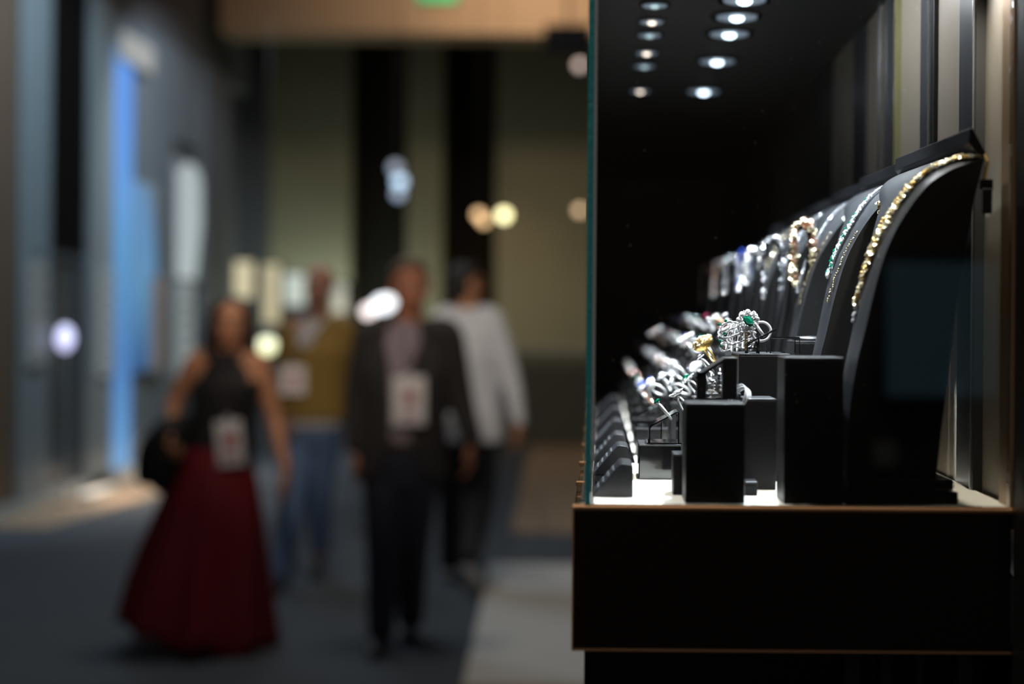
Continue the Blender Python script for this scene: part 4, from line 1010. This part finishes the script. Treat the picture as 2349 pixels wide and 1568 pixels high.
# ------------------------------------------------------------------ openwork emerald cuff and the emerald flower ring
c = at(1690, 776, 1.285)
cuff = empty('openwork_cuff', (c.x, 1.285, zD))
q = MB(); g = MB(); em = MB()
Rc = 0.0165; cz = 0.0145
ang = [(-0.62, 0.1), (-0.38, -0.25), (-0.12, 0.2), (0.12, -0.15), (0.36, 0.22), (0.62, -0.1)]
for k, (tz, yy) in enumerate(ang):
    rr = Rc * math.cos(tz*0.8)
    pts = []
    for j in range(40):
        a = 2*PI*j/40
        x = rr*math.cos(a); y = rr*0.8*math.sin(a)
        z = cz + Rc*0.78*math.sin(tz*1.25) + 0.004*math.sin(a*2 + k*1.1) + yy*0.006*math.cos(a)
        pts.append((x, y, max(0.0012, z)))
    q.tube(pts, 0.00075 + 0.0002*(k % 2), 6, loop=True)
    for j in range(0, 40, 1):
        if (j*7 + k) % 3: g.gem(Vector(pts[j]) + Vector((0, -.0004, .0006)) + Vector(pts[j]).normalized()*.0004, 0.00115)
for k in range(4):                                     # crossing ribs
    tx = -0.6 + k*0.4; pts = []
    for j in range(36):
        a = 2*PI*j/36
        pts.append((tx*Rc*.75 + .002*math.sin(a), math.cos(a)*Rc*.72*math.sqrt(1 - (tx*.8)**2), cz + math.sin(a)*Rc*.80*math.sqrt(1 - (tx*.75)**2)))
    q.tube(pts, 0.0008, 6, loop=True)
q.build('openwork_bands', M_SILV, cuff, smooth=True); tag(g.build('pave', M_DIA, cuff), kind='stuff')
for (dx, dz) in ((-43, -28), (-28, -37), (-31, -7), (-41, 10), (-39, 22), (-15, -34)):
    e = MB(); r_ = Matrix.Rotation(PI/2, 3, 'X')
    e.gem((dx*.000386, -Rc*.62, cz - dz*.000386), 0.0014, 0.0016, r_); e.build('emerald', M_EMER, cuff)
q = MB()
for k in range(9): q.box((Rc*.36, -Rc*.80, .003 + k*.0024), (Rc*.36 + .0028, -Rc*.80 + .002, .0046 + k*.0024))
tag(q.build('gold_hinge', M_GOLD, cuff), kind='stuff')
tag(cuff, 'openwork diamond cuff with small emeralds and a gold hinge on the wide block', 'bracelet')

# wire easel holding the flower ring
b0 = at(1715, 806, 1.27); b1 = at(1776, 756, 1.27)
t = empty('slanted_stand', (b0.x, 1.262, zD))
q = MB(); W = b1.x - b0.x; h0 = at(1712, 788, 1.27).z - zD; h1 = b1.z - zD
for sy in (0, .014):
    q.tube([(-.001, sy, 0), (-.001, sy, h0), (W*.93, sy, h1*.97), (W, sy, h1)], .0009, 8)
    q.tube([(W*.38, sy, 0), (W*.38, sy, h0 + (h1-h0)*.42)], .0009, 8)
q.tube([(-.001, 0, h0), (-.001, .014, h0)], .0009, 8); q.tube([(W, 0, h1), (W, .014, h1)], .0009, 8)
q.build('wire_frame', M_ACRYL, t); boxobj('clear_shelf', (0, 0.001, h0*.5), (W*.36, .013, h0*.5 + .001), M_ACRYL, t)
tag(t, 'open black wire easel right of the cuff holding the emerald flower ring', 'ring stand', 'slanted ring stands')
fr = empty('ring', (0, 0, 0)); c = at(1717, 738, 1.27)
fr.location = c; fr.rotation_euler = (0, math.radians(-40), 0)
q = MB(); r_ = Matrix.Rotation(PI/2.3, 3, 'X')
q.gem((0, -.004, .001), .0058, .004, r_, 8); o = q.build('emerald_stone', M_EMER, fr); o.scale = (0.62, 1, 1)
q = MB()
for k in range(9):
    a = 2*PI*k/9 + .2; cc = (.0072*math.cos(a), -.001, .0072*math.sin(a) + .001)
    q.ball(cc, .0036, 2, (1, .45, .8), Matrix.Rotation(-a, 3, 'Y'))
tag(q.build('petals', M_SILV, fr), kind='stuff')
q = MB(); rnd = random.Random(5)
for k in range(60):
    a = rnd.uniform(0, 2*PI); rr = rnd.uniform(.0045, .0098); q.gem((rr*math.cos(a), -.003 + rnd.uniform(-.001, .001), rr*math.sin(a) + .001), .0008, .0008, r_)
tag(q.build('pave', M_DIA, fr), kind='stuff')
q = MB(); q.tube([(0.0035 + .0085*math.sin(a*PI/14), .001, -.0085 - .0085*(1 - math.cos(a*PI/14)) + .003) for a in range(0, 26)], .0012, 8); q.build('band', M_SILV, fr, smooth=True)
q = MB(); q.tube([(.004, -.001, -.004), (.003, -.001, -.012), (.0025, -.001, -.019)], .0014, 8); q.build('shank', M_SILV, fr, smooth=True)
tag(fr, 'large diamond flower ring with a green emerald on the wire easel', 'ring', 'rings on blocks')

# ------------------------------------------------------------------ rows of slanted stands with rings farther back
kinds = ['solitaire', 'halo', 'flower', 'dome', 'halo', 'bands']
stones = [(M_DIA, 'diamond'), (M_RUBY, 'red stone'), (M_SAPP, 'blue stone'), (M_DIA, 'white stone'), (M_EMER, 'green stone'), (M_CHAMP, 'yellowish stone')]
rows = [(0.036, 0.070, 1.378, 'far row nearest side glass', M_ACRYL), (0.073, 0.100, 1.404, 'second far row from side glass', M_LEATH), (0.103, 0.130, 1.430, 'third far row from side glass', M_LEATH), (0.133, 0.158, 1.455, 'far row before the busts', M_LEATH)]
Ds = [1.50, 1.64, 1.80, 1.98, 2.2, 2.45, 2.75, 3.1]
rnd = random.Random(11)
for r_i, (x0, x1, zt, rl, bm_) in enumerate(rows):
    proto = None; bproto = None
    for k, D in enumerate(Ds):
        D = D + 0.02*r_i
        if bproto is None:
            b_ = empty('display_block', (0, 0, 0)); w2 = (x1-x0)/2; h = zt - FLZ
            boxobj('body', (-w2, -.022, 0), (w2, .022, h - .0014), bm_, b_, bevel=.0009); boxobj('top_pad', (-w2, -.022, h - .0014), (w2, .022, h), M_LEATHTOP, b_, bevel=.0005)
            bproto = b_
        else: b_ = copy_tree(bproto)
        b_.location = ((x0+x1)/2, D, FLZ)
        tag(b_, 'black block under the %s stand of the %s' % (ORD[k], rl), 'display block', 'blocks in the far rows')
        if proto is None:
            proto = s_ = slant_stand(x0 + .001, x1 - .003, 0, 0, .012, .026, .03, '')
        else: s_ = copy_tree(proto)
        s_.location = (x0 + .001, D - .015, zt)
        tag(s_, 'slanted black stand, %s of the %s' % (ORD[k], rl), 'ring stand', 'slanted ring stands')
        kd = kinds[(k*3 + r_i*2) % 6]; st, sl = stones[(k*2 + r_i*5 + k//3) % 6]
        mt = M_SILV if (k + r_i) % 4 else M_ROSE
        ring = make_ring('ring', .0085, mt, st, kd, .0045 + .0025*rnd.random(), 'ring with %s on the %s stand of the %s' % (sl, ORD[k], rl), grp='rings in the far rows')
        ring.location = ((x0+x1)/2 - .003, D - .004 + rnd.uniform(-.006, .006), zt + .026)
        ring.rotation_mode = 'ZYX'; ring.rotation_euler = (rnd.uniform(-.3, .3), math.radians(-36 + rnd.uniform(-8, 8)), PI/2 + rnd.uniform(-.7, .7))
        ring.location.z += .004
ring_at(1505, 762, 2.3, math.radians(-30), .010, M_ROSE, M_ROSE, 'flower', .013, 'rose gold cluster ring glowing as four warm discs, left end of the cluster', grp='rings in the far rows')

# ------------------------------------------------------------------ necklace busts
prof_px = [(1943,1097),(1943,1020),(1947,940),(1956,880),(1967,820),(1980,775),(1997,700),(2013,640),(2030,582),(2055,527),(2084,481),(2110,446),(2138,416),(2175,392),(2218,374),(2262,362)]
back_px = [(2150,1090),(2193,720),(2240,450),(2263,361)]
YB = 1.10
BX = at(1943, 1100, YB).x
P2 = []
for px, py in prof_px:
    v = at(px, py, YB); P2.append((v.x - BX, v.z - FLZ))
B2 = [(at(px, py, YB).x - BX, at(px, py, YB).z - FLZ) for px, py in back_px]
PY = [p[1] for p in prof_px]
def lerp_tab(x, xs, ys):
    if x <= xs[0]: return ys[0]
    for i in range(len(xs)-1):
        if x <= xs[i+1]:
            f = (x - xs[i])/(xs[i+1]-xs[i]); return ys[i]*(1-f) + ys[i+1]*f
    return ys[-1]
# fine profile by arc length
fine = []
for i in range(len(P2)-1):
    for j in range(4):
        f = j/4; fine.append((P2[i][0]*(1-f)+P2[i+1][0]*f, P2[i][1]*(1-f)+P2[i+1][1]*f, PY[i]*(1-f)+PY[i+1]*f))
fine.append((P2[-1][0], P2[-1][1], PY[-1]))
for _ in range(4):
    fine = [fine[0]] + [tuple((fine[i-1][k]+2*fine[i][k]+fine[i+1][k])/4 for k in range(3)) for i in range(1, len(fine)-1)] + [fine[-1]]
def tf_(py): return lerp_tab(py, [361, 458, 582, 820, 1100], [.20, .075, .025, .012, .008])
def W_(py): return lerp_tab(py, [380, 430, 1100], [.212, .168, .165])
def backx(z): return lerp_tab(z, [b[1] for b in B2], [b[0] for b in B2])
def surf(x, z, py, t):
    e = max(0.0, t - tf_(py)); dx = 2.5*e*e
    wt = lerp_tab(py, [361, 400, 520], [1, .8, 0])
    return Vector((x + dx, t, z + .012*wt*(1 - math.exp(-t/.03))))
def surf_py(py, t):
    xs = [f[2] for f in fine][::-1]
    return surf(lerp_tab(py, xs, [f[0] for f in fine][::-1]), lerp_tab(py, xs, [f[1] for f in fine][::-1]), py, t)
def make_bust():
    t = empty('necklace_bust', (0, 0, 0))
    q = MB(); NT = 22; FV = []; BV = []
    for x, z, py in fine:
        fr_, bk_ = [], []
        for j in range(NT+1):
            u = j/NT; tt = W_(py)*u
            p_ = surf(x, z, py, tt); bx_ = max(backx(z), x + .0015)
            p_.x = min(p_.x, bx_ - .001)
            fr_.append(q.bm.verts.new(p_)); bk_.append(q.bm.verts.new((bx_, tt, p_.z - .0005)))
        FV.append(fr_); BV.append(bk_)
    n_ = len(fine)
    smf = []
    for i in range(n_-1):
        for j in range(NT):
            smf.append(q.bm.faces.new([FV[i][j], FV[i][j+1], FV[i+1][j+1], FV[i+1][j]]))
            q.bm.faces.new([BV[i][j], BV[i+1][j], BV[i+1][j+1], BV[i][j+1]])
    for j in range(NT):
        q.bm.faces.new([FV[0][j], BV[0][j], BV[0][j+1], FV[0][j+1]]); q.bm.faces.new([FV[-1][j], FV[-1][j+1], BV[-1][j+1], BV[-1][j]])
    for f in smf: f.smooth = True
    SIDE = {jj: ([FV[i][jj].co.copy() for i in range(n_)], [BV[i][jj].co.copy() for i in range(n_)]) for jj in (0, NT)}
    q.build('torso', mat('bust_leatherette', (0.011, 0.0115, 0.014), 0.38, spec=0.6, bump=(700, 0.15, 0.001)), t)
    for jj, sg in ((0, -1), (NT, 1)):  # bust sides coloured near black, their shade put into the colour
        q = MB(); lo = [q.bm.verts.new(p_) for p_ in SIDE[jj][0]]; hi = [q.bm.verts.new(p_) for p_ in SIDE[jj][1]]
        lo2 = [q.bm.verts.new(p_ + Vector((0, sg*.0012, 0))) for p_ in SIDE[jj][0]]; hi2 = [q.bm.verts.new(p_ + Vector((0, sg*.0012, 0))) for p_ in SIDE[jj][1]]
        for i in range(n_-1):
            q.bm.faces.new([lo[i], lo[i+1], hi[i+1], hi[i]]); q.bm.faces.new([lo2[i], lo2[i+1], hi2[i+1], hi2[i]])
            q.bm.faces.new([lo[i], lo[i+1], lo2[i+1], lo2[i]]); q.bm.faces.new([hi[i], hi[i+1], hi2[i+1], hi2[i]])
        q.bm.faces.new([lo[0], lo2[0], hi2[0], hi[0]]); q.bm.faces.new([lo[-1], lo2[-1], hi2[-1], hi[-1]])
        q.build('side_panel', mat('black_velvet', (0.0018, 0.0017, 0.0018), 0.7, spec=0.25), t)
    # collar flap along the top
    q = MB(); pts = []
    for px, py in ((2229,291),(2236,290),(2266,346),(2263,361),(2252,352),(2226,324)):
        v = at(px, py, YB); pts.append((v.x - BX, v.z - FLZ))
    q.prism(pts, -.001, .213); q.build('collar_flap', M_LEATH, t, bevel=.0008)
    # two stacked plates of the foot
    for (a, b, pt, pb, nm) in ((1947, 2190, 1097, 1124, 'upper_foot'), (1941, 2200, 1127, 1152, 'lower_foot')):
        A = at(a, pt, YB); Bq = at(b, pb, YB)
        zt = A.z - FLZ; zb_ = max(0.0, Bq.z - FLZ) if nm == 'upper_foot' else 0.0
        boxobj(nm, (A.x - BX, -.003, zb_), (Bq.x - BX, .165, zt), M_LEATH, t, bevel=.001)
    return t
NL = ['nearest black necklace bust, largest in view, on a two plate foot', 'second black necklace bust from the front', 'third black necklace bust from the front', 'fourth black necklace bust from the front', 'fifth black necklace bust, seen mostly as a sloping top edge', 'sixth black necklace bust, nearly lost in the dark']
YS = [1.10, 1.283, 1.472, 1.665, 1.865, 2.07]
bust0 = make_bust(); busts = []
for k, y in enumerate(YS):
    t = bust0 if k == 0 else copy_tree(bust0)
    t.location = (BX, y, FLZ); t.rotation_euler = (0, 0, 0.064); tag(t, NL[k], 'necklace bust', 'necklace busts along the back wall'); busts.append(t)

def necklace(k, path, build, lab, extra=None):
    """path: [(py, t)] near half from neck to pendant; mirrored for the far half"""
    t = empty('necklace', (BX, YS[k], FLZ)); t.rotation_euler = (0, 0, 0.064)
    pts = []
    for i in range(len(path)-1):
        n_ = 14
        for j in range(n_):
            f = j/n_; pts.append((path[i][0]*(1-f)+path[i+1][0]*f, path[i][1]*(1-f)+path[i+1][1]*f))
    pts.append(path[-1])
    P = [surf_py(py, tt) for py, tt in pts]
    # resample evenly
    out = [P[0]]; step = .0022; acc = 0
    for a, b in zip(P, P[1:]):
        d = (b-a).length
        while acc + d >= step:
            f = (step-acc)/d; a = a.lerp(b, f); out.append(a.copy()); d = (b-a).length; acc = 0
        acc += d
    build(t, out, False)
    tc = path[-1][1]
    far = [surf_py(py, min(W_(py) - .006, 2*tc - tt + (tf_(py) + .115 - 2*tc + tt)*min(1, (path[-1][0] - py)/45.))) for py, tt in pts[::2] if py > 440]
    build(t, far, True)
    if extra: extra(t, out)
    tag(t, lab, 'necklace', 'necklaces on the busts')
    return t
OFF = Vector((-.0026, -.0008, .0014))
def gold_build(t, P, far):
    g1 = MB(); g2 = MB(); n_ = len(P); rnd = random.Random(2)
    for i, p_ in enumerate(P):
        f = i/n_; wd = .0030 + .0042*math.exp(-((f-.52)/.16)**2) + (.0016 if f > .5 else 0)
        if f > .86: wd = .0009
        for s_ in (-1, 0, 1) if wd > .003 else (-1, 1):
            c_ = p_ + OFF + Vector((0, s_*wd, 0)) + Vector((rnd.uniform(-1, 1), rnd.uniform(-1, 1), rnd.uniform(-1, 1)))*.0006
            R_ = Matrix.Rotation(rnd.uniform(-.9, .9), 3, 'Z') @ Matrix.Rotation(-1.0 + rnd.uniform(-.6, .6), 3, 'Y')
            if rnd.random() < .30: g1.ball(c_, .0021, 1)
            else: g2.gem(c_, .0029, .0022, R_)
    tag(g1.build('gold_links', M_GOLD, t), kind='stuff'); tag(g2.build('yellow_diamonds', M_CHAMP, t), kind='stuff')
def gold_extra(t, P):
    e = P[-1] + OFF + Vector((-.0005, -.0005, -.004)); R_ = Matrix.Rotation(-1.2, 3, 'Y')
    q = MB(); q.gem(e, .0030, .003, R_); q.gem(e + Vector((-.001, 0, -.0062)), .0034, .003, R_); q.gem(e + Vector((-.0018, 0, -.011)), .0022, .003, R_)
    tag(q.build('drop', M_DIA, t), kind='stuff')
    c0 = at(2264, 352, YB) - Vector((BX, YB, FLZ)); c1 = at(2263, 408, YB) - Vector((BX, YB, FLZ))
    q = MB(); q.tube([c0, c0.lerp(c1, .3) + Vector((.002, -.002, 0)), c1], .0012, 6); q.build('clasp_chain', M_GOLD, t)
    a = at(2249, 410, YB) - Vector((BX, YB, FLZ)); b = at(2280, 434, YB) - Vector((BX, YB, FLZ)); b2 = at(2276, 490, YB) - Vector((BX, YB, FLZ))
    boxobj('price_tag', (a.x, -.005, b.z), (b.x, -.0035, a.z), M_ACRYL, t, bevel=.0003)
    boxobj('tag_leaf', (a.x + .0015, -.0065, b2.z), (b2.x, -.0055, b.z + .0005), mat('dark_tag', (.03, .03, .032), .4), t, bevel=.0003)
necklace(0, [(363, .004), (374, .016), (400, .026), (455, .032), (520, .036), (600, .040), (660, .044), (700, .046)], gold_build, 'gold necklace of yellow and white clusters, nearest and largest, on the first bust', gold_extra)
def braid_build(t, P, far):
    g1 = MB(); g2 = MB(); g3 = MB(); n_ = len(P); rnd = random.Random(4)
    for s_ in range(3):
        pts = []
        for i, p_ in enumerate(P):
            f = i/n_; wd = .0024 + .0040*max(0, math.sin(PI*min(1, max(0, (f-.28)/.72))))**.7
            pts.append(p_ + OFF + Vector((.0008*math.cos(i*1.3 + s_*2.1), wd*math.sin(i*1.3 + s_*2.1), .0008*math.cos(i*1.3 + s_*2.1))))
        g1.tube(pts, .0007, 6)
    for i, p_ in enumerate(P):
        f = i/n_; wd = .0026 + .0046*max(0, math.sin(PI*min(1, max(0, (f-.28)/.72))))**.7
        for q_ in range(3 if f > .3 else 1):
            c_ = p_ + OFF + Vector((-.0006, rnd.uniform(-wd, wd), rnd.uniform(-.001, .001)))
            R_ = Matrix.Rotation(rnd.uniform(-1, 1), 3, 'Z') @ Matrix.Rotation(-1.0 + rnd.uniform(-.6, .6), 3, 'Y')
            if f > .33 and rnd.random() < .24: g3.gem(c_ + Vector((-.0004, 0, 0)), .0015, .0013, R_)
            else: g2.gem(c_, .0012, .0011, R_)
    g1.build('braided_strands', M_SILV, t, smooth=True); tag(g2.build('diamonds', M_DIA, t), kind='stuff'); tag(g3.build('emeralds', M_EMER, t), kind='stuff')
def braid_extra(t, P):
    q = MB(); q.ball(P[-1] + OFF + Vector((-.001, 0, -.003)), .0030, 2, (.7, 1, 1.1)); q.build('drop', M_SILV, t, smooth=True)
necklace(1, [(366, .05), (380, .050), (420, .046), (480, .044), (560, .046), (610, .05)], braid_build, 'braided white gold necklace with green emeralds, sharpest, on the second bust', braid_extra)
def line_build(r_, m_, nm):
    def f_(t, P, far):
        g = MB(); rnd = random.Random(9)
        for i, p_ in enumerate(P):
            R_ = Matrix.Rotation(rnd.uniform(-.6, .6), 3, 'Z') @ Matrix.Rotation(-1.0 + rnd.uniform(-.5, .5), 3, 'Y')
            ff = i/len(P); g.gem(p_ + OFF, r_*(.8 + .7*ff), r_*.9, R_)
            if ff > .55: g.gem(p_ + OFF + Vector((0, r_*1.4, 0)), r_*.8, r_*.8, R_)
        tag(g.build(nm, m_, t), kind='stuff')
        s_ = MB(); s_.tube([p_ + OFF*.4 for p_ in P], r_*.45, 6); s_.build('setting', M_SILV, t, smooth=True)
    return f_
necklace(2, [(366, .06), (390, .056), (430, .052), (500, .048), (600, .046), (650, .05)], line_build(.0014, M_DIA, 'diamond_line'), 'slim line of white diamonds curving down the third bust')
necklace(3, [(366, .07), (400, .060), (470, .05), (600, .046), (660, .05)], line_build(.0019, M_DIA, 'diamond_line'), 'bolder pale diamond necklace on the fourth bust')
necklace(4, [(366, .07), (400, .060), (500, .05), (620, .046), (690, .05)], line_build(.0017, M_CHAMP, 'diamond_line'), 'blurred diamond necklace on the fifth bust')
def chain_build(t, P, far):
    if far: return
    g = MB(); h = MB(); rnd = random.Random(6)
    for i, p_ in enumerate(P):
        c_ = p_ + OFF*.6 + Vector((rnd.uniform(-1, 1), rnd.uniform(-1, 1), 0))*.0009
        if i % 3: g.ball(c_, .0010, 1)
        else: h.gem(c_, .0013, .0012, Matrix.Rotation(-1.1 + rnd.uniform(-.5, .5), 3, 'Y'))
    tag(g.build('bronze_beads', mat('bronze_bead', (.42, .30, .12), .25, 1.0), t), kind='stuff'); tag(h.build('brilliants', M_CHAMP, t), kind='stuff')
necklace(1, [(500, .006), (560, .008), (620, .012), (690, .016)], chain_build, 'dark golden bead strand along the near edge of the second bust')
necklace(2, [(470, .006), (540, .008), (620, .012), (690, .016)], chain_build, 'dark golden bead strand along the near edge of the third bust')

# ------------------------------------------------------------------ bracelets over arched stands
def bracelet_stand(px, ptop, pbot, wpx, D, style, lab, lab2):
    c_ = at(px, ptop, D); zb_ = at(px, pbot, D).z; wd = wpx*D/F/2; zt = c_.z
    h = zt - FLZ
    t = empty('bracelet_stand', (c_.x, D, FLZ))
    path = []
    for s_ in (-1,):
        for f in (0, .15, .3, .45, .6, .75): path.append((-wd*.9 - (1-f)**1.5*.030*(h/.2), 0, h*f))
    for k in range(0, 9):
        a = PI - PI*k/8; path.append((wd*.9*math.cos(a), 0, h - wd*1.6 - .003 + wd*1.6*math.sin(a)))
    for f in (.75, .6, .45, .3, .15, 0): path.append((wd*.9 - (1-f)**1.5*.030*(h/.2), 0, h*f))
    q = MB(); q.tube([(x, y, z) for x, y, z in path], .0035, 10); q.build('arch', M_LEATH, t, smooth=True)
    boxobj('foot', (-wd - .034, -.015, 0), (wd - .016, .015, .004), M_LEATH, t, bevel=.001)
    tag(t, lab2, 'bracelet stand', 'arched bracelet stands')
    b_ = empty('bracelet', (c_.x, D, FLZ)); g = MB(); g2 = MB(); rnd = random.Random(px)
    hl = zt - zb_
    pts = []
    for k in range(14): pts.append((-wd*.95 + .0*k, 0, h - hl + (hl - wd*1.6)*k/14))
    for k in range(0, 11):
        a = PI - PI*k/10; pts.append((wd*.95*math.cos(a), 0, h - wd*1.6 + wd*1.6*math.sin(a)))
    for k in range(1, 12): pts.append((wd*.95, 0, h - wd*1.6 - (hl - wd*1.6)*k/14))
    m1, m2, rs = style
    for p_ in pts:
        for s_ in (-1, 0, 1):
            v = Vector(p_) + Vector((rnd.uniform(-1, 1)*rs*.8, -.0045 + rnd.uniform(-1, 1)*.001, rnd.uniform(-1, 1)*rs)) + Vector((0, s_*rs*1.6, 0))
            (g if rnd.random() < .55 else g2).gem(v, rs, rs, Matrix.Rotation(rnd.uniform(-1, 1), 3, 'X') @ Matrix.Rotation(rnd.uniform(-.8, .8), 3, 'Y'))
    q = MB(); q.tube([(x, -.0042, z) for x, y, z in pts], rs*.5, 6); q.build('link_chain', m2, b_, smooth=True)
    tag(g.build('brilliants', m1, b_), kind='stuff'); tag(g2.build('set_links', m2, b_), kind='stuff')
    tag(b_, lab, 'bracelet', 'bracelets over arched stands')
SG = (M_CHAMP, M_ROSE, .0037)
bracelet_stand(1841, 512, 655, 46, 1.50, SG, 'gold and white bracelet hanging in an inverted U, largest of the blurred ones', 'arched black stand under the gold and white bracelet')
bracelet_stand(1772, 545, 680, 42, 1.66, (M_DIA, mat('dark_silver', (.3, .3, .32), .25, 1.0), .0022), 'dark silver bracelet with fine glints left of the gold one', 'arched black stand under the dark silver bracelet')
bracelet_stand(1728, 572, 648, 34, 1.78, (M_DIA, M_SILV, .0030), 'bright white bracelet left of the dark silver one', 'arched black stand under the bright white bracelet')
bracelet_stand(1706, 577, 660, 26, 1.95, (M_DIA, M_SAPP, .0026), 'white and blue bracelet just behind the bright white one', 'arched black stand under the white and blue bracelet')
bracelet_stand(1676, 590, 668, 26, 2.15, (M_DIA, M_SILV, .0024), 'faint silver bracelet, third from the far end', 'arched black stand third from the far end')
bracelet_stand(1650, 600, 680, 26, 2.4, (M_ROSE, M_SILV, .0024), 'faint silver bracelet with orange glints, second from the far end', 'arched black stand second from the far end')
bracelet_stand(1622, 612, 690, 24, 2.65, (M_DIA, M_ROSE, .0022), 'faintest bracelet, farthest of the blurred row', 'arched black stand farthest in the row')

# ------------------------------------------------------------------ behind the viewer: a wall with a dim screen, mirrored in the end glass
struct(boxobj('wall_front', (-7, -2.2, 0), (6, -2.1, 6.2), mat('umber_wall', (0.13, 0.10, 0.085), 0.8)))
t = empty('wall_screen', (1.03, -2.1, 1.27))
boxobj('screen_frame', (-.20, 0, -.02), (.20, .04, .42), M_FRAMEBK, t, bevel=.004)
boxobj('lit_screen', (-.18, .04, 0), (.18, .044, .40), mat('slate_screen', (.02, .02, .02), .4, emit=(.12, .24, .30), es=0.5), t)
tag(t, 'dim blue grey wall screen behind the viewer, mirrored in the end glass', 'screen')

t = empty('wall_notice', (at(2030, 1040, 4.28).x, -2.1, at(2030, 1068, 4.28).z))  # white card added in place of a badge mirrored in the glass
boxobj('backing', (-.042, 0, -.004), (.042, .006, .08), M_FRAMEBK, t, bevel=.001)
boxobj('paper', (-.038, .006, 0), (.038, .0075, .076), M_WHITE, t)
tag(t, 'small square white notice on the wall behind the viewer, mirrored low in the end glass', 'notice')
q = MB(); rnd = random.Random(21)
for k in range(90):
    x, z = rnd.uniform(GX1 + .01, .24), rnd.uniform(1.42, 1.84); r_ = rnd.uniform(.00012, .0003)
    q.box((x - r_, D0 - .0004, z - r_), (x + r_, D0 - .0001, z + r_))
o = q.build('dust_specks', M_WHITE, case); o.matrix_parent_inverse = Matrix.Translation(-case.location); tag(o, kind='stuff')
